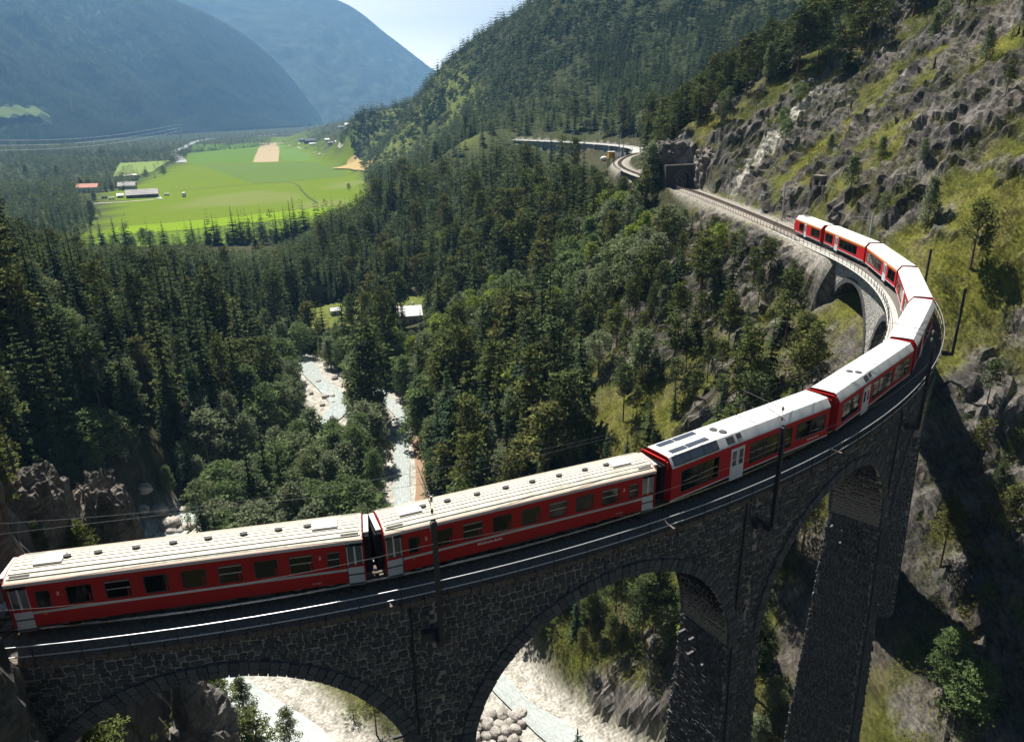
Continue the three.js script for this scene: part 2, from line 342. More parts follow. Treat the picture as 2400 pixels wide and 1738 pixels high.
    UV[2 * k] = (x + y * 0.5) / 9; UV[2 * k + 1] = (z + y * 0.5) / 9;
  }
  // a portal needs its hole: leave out the cells inside the tunnel mouths
  const rough = [];
  for (let j = 0; j + 1 < nz; j++) for (let i = 0; i + 1 < nx; i++) {
    const a = j * nx + i, x = GX[i], z = GZ[j], r = z > -200 && z < 130 && x > -80 && x < 300 && rockMask(x, z) > 0.25;
    (r ? rough : idx).push(a, a + nx, a + 1, a + 1, a + nx, a + nx + 1);
  }
  const m = std(0xffffff, 0.95, { vertexColors: true, map: grainTex, bumpMap: bumpTex, bumpScale: 0.13 });
  const g = new THREE.BufferGeometry();
  g.setAttribute('position', new THREE.BufferAttribute(P, 3)); g.setAttribute('color', new THREE.BufferAttribute(K, 3)); g.setAttribute('uv', new THREE.BufferAttribute(UV, 2));
  const h2 = g.clone();
  g.setIndex(idx); g.computeVertexNormals();
  structure(mesh('ground', g, m), 'wooded and grassy ground of the valley and its slopes');
  h2.setIndex(rough); const flat = h2.toNonIndexed(); flat.computeVertexNormals(); // broken rock keeps its facets
  structure(mesh('rocky_slope', flat, m), 'broken rock with grass on the steep slopes by the line');
}
// ---------------------------------------------------------------- viaduct
const stoneTex = noiseTexture(256, (u, v) => { const n = tile(u, v, 22, 5, 2); const g = 0.8 + 0.6 * n; return [g, g, g]; });
const M = {
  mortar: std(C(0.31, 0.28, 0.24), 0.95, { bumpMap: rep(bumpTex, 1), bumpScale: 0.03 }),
  sunlitMortar: std(C(0.68, 0.66, 0.62), 0.95, { bumpMap: bumpTex, bumpScale: 0.03 }),  // lighter copy of the mortar, sunlight on the inner wall painted in
  stones: [C(0.125, 0.125, 0.132), C(0.15, 0.145, 0.145), C(0.10, 0.104, 0.115), C(0.19, 0.18, 0.17)].map((c) => std(c, 0.85, { map: stoneTex, bumpMap: bumpTex, bumpScale: 0.015 })),
  stone: std(0xffffff, 0.85, { map: stoneTex, bumpMap: bumpTex, bumpScale: 0.015 }),
  ring: [C(0.16, 0.165, 0.175), C(0.13, 0.135, 0.145), C(0.19, 0.19, 0.195)].map((c) => std(c, 0.85, { map: stoneTex, bumpMap: bumpTex, bumpScale: 0.015 })),
  coping: std(C(0.2, 0.165, 0.135), 0.95, { map: stoneTex }),
  concrete: std(C(0.55, 0.54, 0.51), 0.9, { map: grainTex }),
  ballast: std(C(0.2, 0.185, 0.17), 0.95, { map: rep(grainTex, 4), bumpMap: rep(bumpTex, 4), bumpScale: 0.05 }),
  iron: std(C(0.035, 0.035, 0.04), 0.6, { metalness: 0.3 }),
  galv: std(C(0.55, 0.56, 0.58), 0.38, { metalness: 0.6 }),
  rail: std(C(0.35, 0.33, 0.31), 0.25, { metalness: 1 }),
  sleeper: std(C(0.12, 0.085, 0.06), 0.9),
  dark: std(C(0.02, 0.02, 0.022), 0.8),
};
const PIER = [85.5, 71.2, 56.9, 42.6, 28.3, 14.0, -0.3]; // angles of the abutment, five piers, abutment
const HALF = 2.3, TOPY = -0.75, SPRING = -13.1, AR = 10.0;
const P = (r, a, y) => V3(r * Math.cos(a * DEG), y, r * Math.sin(a * DEG));
const PERDEG = RV * DEG;
// one rough stone: an uneven outline, chamfered
function stoneShape(k) {
  const s0 = seed; seed = 900 + k * 77;
  const n = 8, o = [], t = [];
  for (let i = 0; i < n; i++) {
    const a = (Math.floor(i / 2) * 90 + (i % 2 ? R(50, 60) : R(30, 40))) * DEG, q = Math.max(Math.abs(Math.cos(a)), Math.abs(Math.sin(a))), r = 0.5 / q * R(0.93, 1.04);
    o.push([clamp(r * Math.cos(a), -0.5, 0.5), clamp(r * Math.sin(a), -0.5, 0.5)]); const f = R(0.82, 0.93); t.push([o[i][0] * f, o[i][1] * f]);
  }
  const p = [], cx = R(-0.1, 0.1), cy = R(-0.1, 0.1);
  for (let i = 0; i < n; i++) {
    const j = (i + 1) % n;
    p.push(o[i][0], o[i][1], -0.3, o[j][0], o[j][1], -0.3, t[j][0], t[j][1], 0.86 + 0.1 * ((j * 7) % 3)); p.push(o[i][0], o[i][1], -0.3, t[j][0], t[j][1], 0.86 + 0.1 * ((j * 7) % 3), t[i][0], t[i][1], 0.86 + 0.1 * ((i * 7) % 3));
    p.push(t[i][0], t[i][1], 0.86 + 0.1 * ((i * 7) % 3), t[j][0], t[j][1], 0.86 + 0.1 * ((j * 7) % 3), cx, cy, 1.02);
  }
  const g = soup(p), uv = [];
  for (let i = 0; i < p.length; i += 3) uv.push(p[i] * 0.9 + k * 0.13, p[i + 1] * 0.6 + k * 0.31);
  g.setAttribute('uv', new THREE.Float32BufferAttribute(uv, 2));
  seed = s0; return g;
}
const STONES = [0, 1, 2, 3, 4, 5, 6, 7].map(stoneShape);
// lays rough courses on a face: frame(u, v) -> {p, t, n}; keep(u, v, w, h) says where stones go
function layStones(u0, u1, v0, v1, frame, keep, out, size = 1, wild = 1) {
  for (let v = v0; v < v1;) {
    const h = R(0.22, 0.4) * size;
    for (let u = u0 - R(0, 0.5); u < u1;) {
      const w = (0.26 + 0.56 * rnd() * rnd() + 0.1 * rnd()) * size, split = wild && rnd() < 0.16 && w > 0.4;
      const put = (cu, cv, ww, hh) => {
        if (cu < u0 + 0.08 || cu > u1 - 0.08 || !keep(cu, cv, ww, hh)) return;
        out.push({ u: cu, v: cv, w: ww - 0.02 * size, h: hh - 0.02 * size, frame, roll: R(-0.1, 0.1) * wild, d: R(0.03, 0.075), k: Math.floor(rnd() * 8), tone: rnd() });
      };
      const jy = R(-0.06, 0.06) * wild;
      if (split) { put(u + w / 2, v + h * 0.26 + jy, w * 0.96, h * 0.5); put(u + w / 2, v + h * 0.76 + jy, w * 0.9, h * 0.48); } else put(u + w / 2, v + h / 2 + jy, w, h * R(0.92, 1.12));
      u += w;
    }
    v += h;
  }
}
function stoneMatrix(s) {
  const { p, t, n } = s.frame(s.u, s.v), up = V3(0, 0, 0).crossVectors(n, t).normalize();
  const tt = t.clone().multiplyScalar(Math.cos(s.roll)).addScaledVector(up, Math.sin(s.roll)), uu = V3(0, 0, 0).crossVectors(n, tt);
  return new THREE.Matrix4().makeBasis(tt.multiplyScalar(s.w), uu.multiplyScalar(s.h), n.clone().multiplyScalar(s.d)).setPosition(p);
}
function stoneTone(t) { const g = t < 0.1 ? 0.2 + t : 0.085 + 0.085 * t; return C(g * (0.98 + 0.04 * t), g * 0.99, g * (1.05 - 0.05 * t)); }  // dark tone of the same stone, shade of the outer face painted in
const LIST = [];
function stoneMass(list, parent, label) { // every stone its own copy; one part
  for (let k = 0; k < 8; k++) {
    const l = list.filter((s) => s.k === k); if (!l.length) continue;
    const im = new THREE.InstancedMesh(STONES[k], M.stone, l.length);
    l.forEach((s, i) => { im.setMatrixAt(i, stoneMatrix(s)); im.setColorAt(i, s.pale ? C(0.56, 0.54, 0.5).multiplyScalar(0.75 + 0.6 * s.tone) : stoneTone(s.tone)); });  // inner stones get a pale colour with the sunlight painted in
    im.name = 'stonework'; stuff(im); parent.add(im);
  }
}
const onScreen = (() => { camera.updateMatrixWorld(); camera.updateProjectionMatrix(); const m = new THREE.Matrix4().multiplyMatrices(camera.projectionMatrix, camera.matrixWorldInverse.copy(camera.matrixWorld).invert()); return (p) => { const q = p.clone().applyMatrix4(m); return q.z < 1 && Math.abs(q.x) < 1 && Math.abs(q.y) < 1; }; })();

const viaduct = thing('stone_viaduct', 'curved single-track viaduct of rubble stone with tall slender piers and round arches', 'viaduct');
const archLow = (dist) => (Math.abs(dist) < AR ? SPRING + Math.sqrt(AR * AR - dist * dist) : SPRING);
{
  // body between the arches and the top: two faces and the vaults
  const wall = [], pale = [];
  for (let b = 0; b < 6; b++) {
    const a0 = PIER[b], a1 = PIER[b + 1], n = 96, c = (a0 + a1) / 2;
    for (const r of [RV + HALF]) wall.push(sheet(n, 6, (i, j) => {
      const a = mix(a0, a1, i / n), lo = archLow((a - c) * PERDEG), y = mix(lo, TOPY, j / 6), q = P(r, a, y);
      return [q.x, q.y, q.z, -a * PERDEG / 2, y / 2];
    }, r > RV));
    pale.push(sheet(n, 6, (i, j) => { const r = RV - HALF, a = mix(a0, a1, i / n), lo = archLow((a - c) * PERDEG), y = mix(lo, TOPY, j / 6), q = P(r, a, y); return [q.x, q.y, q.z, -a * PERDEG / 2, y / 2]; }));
    const vault = sheet(64, 4, (i, j) => {
      const w = Math.PI * i / 64, q = P(RV - HALF + 2 * HALF * j / 4, c - AR * Math.cos(w) / PERDEG, SPRING + AR * Math.sin(w));
      return [q.x, q.y, q.z, 15.7 * i / 64, j];
    });
    wall.push(vault);
  }
  // solid abutments at both ends
  for (const [a0, a1, lo] of [[85.5, 95, -30], [-0.3, -4, -10]]) for (const r of [RV + HALF, RV - HALF]) wall.push(sheet(12, 8, (i, j) => { const a = mix(a0, a1, i / 12), y = mix(lo, TOPY, j / 8), q = P(r, a, y); return [q.x, q.y, q.z, a * PERDEG / 2, y / 2]; }));
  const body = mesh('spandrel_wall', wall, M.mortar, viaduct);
  const bodyIn = mesh('inner_spandrel_wall', pale, M.sunlitMortar, viaduct); bodyIn.userData.label = 'inner wall of the curve with sunlight put into its pale colour';
  // piers, tapering upward
  const pierSide = (y) => 1.86 + (SPRING - y) * 0.021, pierDeep = (y) => HALF + (SPRING - y) * 0.03;
  const side = [], face = [], nearFace = [], pierList = [];
  for (let b = 1; b <= 5; b++) {
    const a = PIER[b], er = P(1, a, 0), et = V3(-er.z, 0, er.x), at = (e, t, y) => er.clone().multiplyScalar(RV + e * pierDeep(y)).addScaledVector(et, t * pierSide(y)).setY(y);
    const base = -70;
    const g = [], c = [[1, 1], [1, -1], [-1, -1], [-1, 1]];
    for (let k = 0; k < 4; k++) { const [e0, t0] = c[k], [e1, t1] = c[(k + 1) % 4]; g.push(sheet(2, 12, (i, j) => { const y = mix(SPRING, base, j / 12), q = at(mix(e0, e1, i / 2), mix(t0, t1, i / 2), y); return [q.x, q.y, q.z, i * 1.2, y / 2]; })); }
    const pier = mesh('pier', g, M.mortar, viaduct);
    // stone facing of the four sides
    const mine = [];
    for (let k = 0; k < 4; k++) {
      const [e0, t0] = c[k], [e1, t1] = c[(k + 1) % 4], flat = e0 === e1, out = flat ? er.clone().multiplyScalar(e0) : et.clone().multiplyScalar(t0), tan = flat ? et.clone() : er.clone();
      if (!flat) tan.multiplyScalar(-t0); else tan.multiplyScalar(e0 === 1 ? 1 : -1);
      tan.multiplyScalar(1);
      const frame = (u, y) => { const p = er.clone().multiplyScalar(RV).setY(y); flat ? p.addScaledVector(er, e0 * pierDeep(y)).addScaledVector(tan, u) : p.addScaledVector(et, t0 * pierSide(y)).addScaledVector(tan, u); return { p, t: tan, n: out }; };
      const halfW = (y) => (flat ? pierSide(y) : pierDeep(y));
      layStones(-6, 6, b < 4 ? -66 : -46, SPRING, frame, (u, y, w) => Math.abs(u) + w * 0.3 < halfW(y) + 0.12, mine, 1, 0.45);
    }
    stoneMass(mine, pier);
    // putlog stones left standing out of the pier flank, in pairs below the springing
    for (const y of [-14.2, -15.6]) for (const e of [-0.75, -0.3, 0.3, 0.75]) { if (y < -15 && Math.abs(e) > 0.5) continue; for (const t of [1, -1]) { const q = at(e, t, y), g2 = rbox(0.2, 0.2, 0.85, 0.03); const m = mesh('corbel', g2, M.ring[b % 3], viaduct); m.position.copy(q).addScaledVector(et, t * 0.3); m.lookAt(q.clone().addScaledVector(et, t * 5)); } }
    // drain pipe down the outer face
    const ad = a + 1.35 / PERDEG * 1.0, pr = [];
    for (let y = -1.0; y > -46; y -= 3) { const q = er.clone().multiplyScalar(RV + (y > SPRING ? HALF : pierDeep(y)) + 0.1).addScaledVector(et, Math.min(1.45, 1.45 + (SPRING - y) * 0.004)).setY(y); pr.push(q); }
    mesh('drain_pipe', tube(pr, 0.07, 6, 30), M.dark, viaduct);
  }
  // stones of the spandrels
  const all = [], inner = [];
  for (let b = 0; b < 6; b++) {
    const a0 = PIER[b], a1 = PIER[b + 1], c = (a0 + a1) / 2, L = (a0 - a1) * PERDEG / 2;
    for (const o of [1, -1]) {
      const frame = (u, y) => { const a = c - o * u / PERDEG, n = P(o, a, 0); return { p: P(RV + o * HALF, a, y), t: V3(n.z, 0, -n.x), n }; };
      const keep = (u, y, w, h) => { const d = Math.hypot(u, y - SPRING); return (y < SPRING + 0.1 ? Math.abs(u) > AR + 0.2 : d > AR + 0.78) && y > SPRING - 0.2 && y + h / 2 < TOPY + 0.05; };
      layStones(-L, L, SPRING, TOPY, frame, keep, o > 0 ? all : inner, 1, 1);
    }
  }
  for (const o of [1]) { // left abutment
    const frame = (u, y) => { const a = 90.2 - u / PERDEG, n = P(1, a, 0); return { p: P(RV + HALF, a, y), t: V3(n.z, 0, -n.x), n }; };
    layStones(-7.7, 7.7, -24, TOPY, frame, (u, y) => y < TOPY - 0.1 && y > -22, all, 1, 1);
  }
  all.forEach((s) => { s.q = s.frame(s.u, s.v).p; s.size = onScreen(s.q) ? s.w * s.h / s.q.distanceToSquared(CAM) : 0; });
  all.sort((a, b) => b.size - a.size);
  for (const s of all.slice(0, 300)) { // the stones that show largest, each a piece of the wall
    const m = new THREE.Mesh(STONES[s.k], M.stones[s.tone < 0.1 ? 3 : Math.floor(s.tone * 3)]); m.name = 'stone'; m.applyMatrix4(stoneMatrix(s)); body.add(m);
  }
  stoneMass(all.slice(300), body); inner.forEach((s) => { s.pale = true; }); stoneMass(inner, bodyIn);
  // vault stones seen from below
  const under = [];
  for (let b = 1; b < 6; b++) {
    const c = (PIER[b] + PIER[b + 1]) / 2;
    const frame = (u, w) => { const a = w / AR, q = P(RV + u, c - AR * Math.cos(a) / PERDEG, SPRING + AR * Math.sin(a)), e = P(1, c, 0), t = V3(e.z, 0, -e.x); return { p: q, t: e, n: t.multiplyScalar(Math.cos(a)).add(V3(0, -Math.sin(a), 0)).normalize() }; };
    layStones(-HALF, HALF, 0.1, Math.PI * AR - 0.1, frame, () => true, under, 1, 0.3);
  }
  stoneMass(under, body);
  // arch rings of long dressed stones
  const ring = mergeGeometries([rbox(1, 1, 1, 0.07).deleteAttribute('uv2')]);
  const rest = [];
  for (let b = 0; b < 6; b++) for (const o of [1, -1]) {
    const c = (PIER[b] + PIER[b + 1]) / 2, n = 66;
    for (let k = 0; k < n; k++) {
      const w = Math.PI * (k + 0.5) / n, two = (k * 7 + b) % 5 < 2;
      for (const [r0, r1] of two ? [[10.0, 10.42], [10.45, 10.92]] : [[10.0, 10.92 - (k % 3) * 0.03]]) {
        const rc = (r0 + r1) / 2, u = -rc * Math.cos(w), y = SPRING + rc * Math.sin(w), a = c - u / PERDEG, nn = P(o, a, 0), t = V3(P(1, a, 0).z, 0, -P(1, a, 0).x);
        const rad = t.clone().multiplyScalar(-Math.cos(w)).add(V3(0, Math.sin(w), 0)), tan = V3(0, 0, 0).crossVectors(nn, rad);
        const m4 = new THREE.Matrix4().makeBasis(tan.multiplyScalar(Math.PI * rc / n - 0.035), rad.multiplyScalar(r1 - r0), nn.clone().multiplyScalar(0.36 + 0.03 * ((k * 5) % 4))).setPosition(P(RV + o * HALF, a, y));
        if (o > 0 && b < 3) { const m = mesh('voussoir', ring, M.ring[(k * 11 + b) % 3], viaduct); m.applyMatrix4(m4); } else rest.push(m4);
      }
    }
  }
  const im = new THREE.InstancedMesh(ring, M.ring[0], rest.length); rest.forEach((m, i) => im.setMatrixAt(i, m)); im.name = 'arch_ring'; stuff(im); viaduct.add(im);
  // coping
  const slab = rbox(1.17, 0.3, 0.62, 0.04);
  const nC = 122;
  for (let k = 0; k < nC; k++) {
    const a = mix(92, -4, (k + 0.5) / nC), m = mesh('coping_stone', slab, M.coping, viaduct);
    m.position.copy(P(RV + HALF - 0.08 + 0.05 * n3(k * 0.7, 0, 0), a, TOPY + 0.05 + 0.03 * n3(k * 1.3, 4, 0))); m.rotation.y = -a * DEG + Math.PI / 2 + 0.02 * n3(k, 8, 1); m.scale.x = 1.09;
  }
  // inner walkway slab that overhangs the wall
  mesh('walkway', sheet(120, 4, (i, j) => { const a = mix(92, -18, i / 120), prof = [[RV - 1.9, -0.5], [RV - 3.15, -0.5], [RV - 3.15, -0.78], [RV - HALF, -1.0], [RV - HALF, -1.3]][j], q = a < 0 ? V3(prof[0], prof[1], a * PERDEG) : P(prof[0], a, prof[1]); return [q.x, q.y, q.z, a * PERDEG / 3, j / 3]; }), M.concrete, viaduct);
  mesh('deck', sheet(120, 4, (i, j) => { const a = mix(96, -4, i / 120), prof = [[RV + 2.2, -0.62], [RV + 1.9, -0.6], [RV + 1.3, -0.3], [RV - 1.3, -0.3], [RV - 1.95, -0.52]][j], q = P(prof[0], a, prof[1]); return [q.x, q.y, q.z, a * PERDEG / 3, prof[0] / 3]; }), M.ballast, viaduct);
  mesh('deck_core', sheet(60, 1, (i, j) => { const q = P(RV + (j ? 1 : -1) * (HALF - 0.02), mix(96, -4, i / 60), -1.3); return [q.x, q.y, q.z]; }), M.mortar, viaduct);
  // outer railing: two tubes on posts
  const rOut = RV + HALF + 0.32;
  for (const y of [0.52, -0.08]) { const pts = []; for (let a = 90; a >= -4; a -= 1) pts.push(P(rOut, a, y)); mesh('handrail', tube(pts, 0.034, 6, 190), M.galv, viaduct); }
  const post = mergeGeometries([box(0.05, 1.25, 0.07, 0, -0.02, 0), box(0.05, 0.06, 0.4, 0, -0.62, 0.16)].map((g) => (g.index ? g.toNonIndexed() : g)));
  for (let k = 0; k <= 70; k++) { const a = mix(89.6, -3.6, k / 70), m = mesh('railing_post', post, M.iron, viaduct); m.position.copy(P(rOut, a, -0.08)); m.rotation.y = -a * DEG - Math.PI / 2; }
  const rIn = RV - 3.08;
  for (const y of [0.55, 0.02]) { const pts = []; for (let a = 60; a >= -16; a -= 1) pts.push(a < 0 ? V3(rIn, y, a * PERDEG) : P(rIn, a, y)); mesh('inner_handrail', tube(pts, 0.03, 5, 160), M.iron, viaduct); }
  const ip = box(0.06, 1.1, 0.06);
  for (let k = 0; k <= 62; k++) { const a = mix(58, -16, k / 62), m = mesh('inner_railing_post', ip, M.iron, viaduct); m.position.copy(a < 0 ? V3(rIn, 0, a * PERDEG) : P(rIn, a, 0)); }
}
// ---------------------------------------------------------------- the line: rails, sleepers, masts, wires
function linePoint(s) { // s metres from the viaduct's far end, negative on the viaduct
  if (s < 0) { const a = -s / PERDEG; return { p: P(RV, a, 0), t: V3(Math.sin(a * DEG), 0, -Math.cos(a * DEG)) }; }
  let i = 46, left = s;
  for (; i + 2 < LINE.length; i++) { const l = Math.hypot(LINE[i + 1][0] - LINE[i][0], LINE[i + 1][1] - LINE[i][1]); if (left < l) break; left -= l; }
  const a = V3(LINE[i][0], 0, LINE[i][1]), b = V3(LINE[i + 1][0], 0, LINE[i + 1][1]), t = b.clone().sub(a).normalize();
  return { p: a.addScaledVector(t, left), t };
}
function ribbon(s0, s1, step, prof, k = 3) { // prof: [offset to the right, height] points, swept along the line
  const n = Math.ceil((s1 - s0) / step);
  return sheet(n, prof.length - 1, (i, j) => { const { p, t } = linePoint(mix(s0, s1, i / n)), r = V3(-t.z, 0, t.x); p.addScaledVector(r, prof[j][0]); return [p.x, prof[j][1], p.z, mix(s0, s1, i / n) / k, prof[j][0] / k]; });
}
{
  const track = structure(thing('railway_track', 'single metre-gauge railway track on pale ballast along the slope', 'railway track'));
  delete track.userData.category;
  mesh('ballast', ribbon(1, 540, 2, [[-2.6, -0.62], [-1.55, -0.34], [1.55, -0.34], [2.6, -0.6]]), std(C(0.42, 0.395, 0.36), 0.95, { map: rep(grainTex, 3), bumpMap: rep(bumpTex, 3), bumpScale: 0.06 }), track);
  for (const o of [-0.54, 0.54]) mesh('rail', ribbon(-150, 540, 1.5, [[o - 0.035, -0.14], [o - 0.033, 0], [o + 0.033, 0], [o + 0.035, -0.14]]), M.rail, track);
  const n = Math.floor(690 / 0.68), im = new THREE.InstancedMesh(box(1.8, 0.16, 0.22), M.sleeper, n), q = new THREE.Matrix4();
  for (let i = 0; i < n; i++) { const { p, t } = linePoint(-150 + i * 0.68), r = V3(-t.z, 0, t.x); im.setMatrixAt(i, q.makeBasis(r, V3(0, 1, 0), t.clone().negate()).setPosition(p.x, -0.23, p.z)); }
  im.name = 'sleepers'; stuff(im); track.add(im);
}
// ---------------------------------------------------------------- train
const T = {
  red: new THREE.MeshPhysicalMaterial({ color: C(0.46, 0.011, 0.014), roughness: 0.5, specularIntensity: 0.25, clearcoat: 0.06, clearcoatRoughness: 0.2, side: THREE.DoubleSide }),
  redOld: new THREE.MeshPhysicalMaterial({ color: C(0.38, 0.014, 0.011), roughness: 0.55, specularIntensity: 0.22, clearcoat: 0.04, clearcoatRoughness: 0.3, side: THREE.DoubleSide }),
  white: std(C(0.78, 0.78, 0.77), 0.45, { map: rep(noiseTexture(256, (u, v) => { const g = 0.93 + 0.16 * tile(u, v, 9, 4, 7); return [g, g, g]; }), 0.4) }),
  cream: std(C(0.74, 0.715, 0.62), 0.6, { map: rep(noiseTexture(256, (u, v) => { const n = tile(u, v * 0.3, 16, 4, 3), g = 0.9 + 0.22 * n; return [g, g * (0.985 - 0.03 * Math.max(0, -n)), g * (0.95 - 0.05 * Math.max(0, -n))]; }), 0.5) }),
  rib: std(C(0.5, 0.46, 0.39), 0.7), rust: std(C(0.42, 0.3, 0.24), 0.8),
  gutter: std(C(0.46, 0.46, 0.48), 0.5), stripe: std(C(0.44, 0.46, 0.44), 0.5), door: std(C(0.5, 0.54, 0.6), 0.4, { metalness: 0.25 }), whiteDoor: std(C(0.66, 0.68, 0.72), 0.4, { metalness: 0.15 }),
  frame: std(C(0.02, 0.02, 0.022), 0.5), black: std(C(0.018, 0.018, 0.02), 0.85), under: std(C(0.035, 0.033, 0.032), 0.8), steel: std(C(0.25, 0.24, 0.23), 0.45, { metalness: 0.8 }),
  bar: std(C(0.55, 0.55, 0.52), 0.4, { metalness: 0.6 }),
  glass: new THREE.MeshPhysicalMaterial({ color: C(0.1, 0.11, 0.11), roughness: 0.03, transmission: 1, thickness: 0, ior: 1.5, side: THREE.DoubleSide }),
  roofGlass: new THREE.MeshPhysicalMaterial({ color: C(0.05, 0.06, 0.075), roughness: 0.04, metalness: 0, clearcoat: 1, clearcoatRoughness: 0.02, side: THREE.DoubleSide }),
  seat: std(C(0.38, 0.02, 0.03), 0.9), floor: std(C(0.1, 0.1, 0.1), 0.9), lining: std(C(0.3, 0.28, 0.25), 0.8), yellow: std(C(0.75, 0.5, 0.03), 0.5), vent: std(C(0.05, 0.05, 0.055), 0.8), lamp: std(C(0.7, 0.16, 0.02), 0.4),
};
function textDecal(text, font, w, h, color = '#e6e2e4') {
  const c = document.createElement('canvas'); c.width = 1024; c.height = Math.round(1024 * h / w);
  const g = c.getContext('2d'); g.clearRect(0, 0, c.width, c.height); g.fillStyle = color; g.textBaseline = 'middle'; g.textAlign = 'center';
  g.font = font.replace('SIZE', String(Math.round(c.height * 0.82))); g.fillText(text, c.width / 2, c.height * 0.54, c.width * 0.98);
  const t = new THREE.CanvasTexture(c); t.colorSpace = THREE.SRGBColorSpace;
  return new THREE.MeshStandardMaterial({ map: t, transparent: true, roughness: 0.5, side: THREE.DoubleSide });
}
const TXT = { name: textDecal('Rhätische Bahn', 'bold italic SIZEpx sans-serif', 7.2, 0.8), two: textDecal('2', 'bold SIZEpx sans-serif', 1, 1.3), number: textDecal('B 2434', 'SIZEpx sans-serif', 4, 0.9), number2: textDecal('B 1422', 'SIZEpx sans-serif', 4, 0.9) };
function wallWithHoles(len, y0, y1, holes, depth = 0.07, r = 0.12) { // outer side wall in the x-y plane, thickness towards -z
  const s = new THREE.Shape([[0, y0], [len, y0], [len, y1], [0, y1]].map(([x, y]) => new THREE.Vector2(x, y)));
  for (const [a, b, c, d] of holes) {
    const h = new THREE.Path(); h.moveTo(a + r, c); h.lineTo(b - r, c); h.absarc(b - r, c + r, r, -Math.PI / 2, 0); h.lineTo(b, d - r); h.absarc(b - r, d - r, r, 0, Math.PI / 2); h.lineTo(a + r, d); h.absarc(a + r, d - r, r, Math.PI / 2, Math.PI); h.lineTo(a, c + r); h.absarc(a + r, c + r, r, Math.PI, 1.5 * Math.PI);
    s.holes.push(h);
  }
  return new THREE.ExtrudeGeometry(s, { depth, bevelEnabled: false, curveSegments: 3 });
}
function profile(len, pts, x0 = 0) { // sheet along x from a list of [z, y]
  return sheet(10, pts.length - 1, (i, j) => [x0 + len * i / 10, pts[j][1], pts[j][0], len * i / 10, pts[j][0]]);
}
function mirrorZ(g) { g = g.index ? g.toNonIndexed() : g; g.scale(1, 1, -1); for (const k of Object.keys(g.attributes)) { const a = g.attributes[k], n = a.itemSize; for (let i = 0; i < a.count; i += 3) for (let c = 0; c < n; c++) { const t = a.array[(i + 1) * n + c]; a.array[(i + 1) * n + c] = a.array[(i + 2) * n + c]; a.array[(i + 2) * n + c] = t; } } g.computeVertexNormals(); return g; }
function endWall(pts, x, th = 0.06) { const s = new THREE.Shape(pts.map(([z, y]) => new THREE.Vector2(z, y))); return new THREE.ExtrudeGeometry(s, { depth: th, bevelEnabled: false }).rotateY(-Math.PI / 2).translate(x + th / 2, 0, 0).scale(1, 1, 1); }
function frameRing(a, b, c, d, z, w = 0.05, t = 0.03) { return mergeGeometries([box(b - a, w, t, (a + b) / 2, c + w / 2, z), box(b - a, w, t, (a + b) / 2, d - w / 2, z), box(w, d - c - 2 * w, t, a + w / 2, (c + d) / 2, z), box(w, d - c - 2 * w, t, b - w / 2, (c + d) / 2, z)].map((g) => (g.index ? g.toNonIndexed() : g))); }
function bogie(t, x) {
  const b = mesh('bogie', [rbox(2.3, 0.22, 0.14, 0.03, 0, 0.5, 0.78), rbox(2.3, 0.22, 0.14, 0.03, 0, 0.5, -0.78), box(0.5, 0.25, 1.6, 0, 0.5, 0), cyl(0.17, 0.17, 0.3, 8, 0.0, 0.72, 0.75), cyl(0.17, 0.17, 0.3, 8, 0, 0.72, -0.75)], T.under, t);
  b.position.x = x;
  for (const dx of [-0.9, 0.9]) for (const z of [-0.55, 0.55]) { const w = mesh('wheel', mergeGeometries([new THREE.CylinderGeometry(0.37, 0.37, 0.1, 20).rotateX(Math.PI / 2), new THREE.CylinderGeometry(0.41, 0.41, 0.03, 20).rotateX(Math.PI / 2).translate(0, 0, z > 0 ? -0.06 : 0.06)].map((g) => (g.index ? g.toNonIndexed() : g))), T.steel, b); w.position.set(dx, 0.38, z); }
}
function seats(t, x0, x1, pitch, mat = T.seat) {
  const g = [];
  for (let x = x0; x < x1; x += pitch) for (const z of [-0.82, 0.82]) for (const o of [-0.42, 0.42]) { g.push(rbox(0.1, 0.85, 0.95, 0.04, x + o * 0.16, 1.75, z), rbox(0.45, 0.12, 0.95, 0.04, x + o * 0.7, 1.35, z)); }
  mesh('seats', g, mat, t);
}
function placeCar(t, sa, sb) { // between two angles on the curve, or points on the line
  const A = P(RV, sa, 0), B = P(RV, sb, 0);
  if (sb < 0) B.set(RV - 0.02 * (sb * PERDEG / 10) ** 2, 0, sb * PERDEG);
  const d = B.clone().sub(A), len = d.length(); d.normalize();
  t.position.copy(A); t.rotation.y = Math.atan2(-d.z, d.x);
  return len;
}
const GAP = 72.932, gE = 0.418 / PERDEG, gA = 0.526 / PERDEG, dE = 18.4188 / PERDEG, dA = 18.1346 / PERDEG;
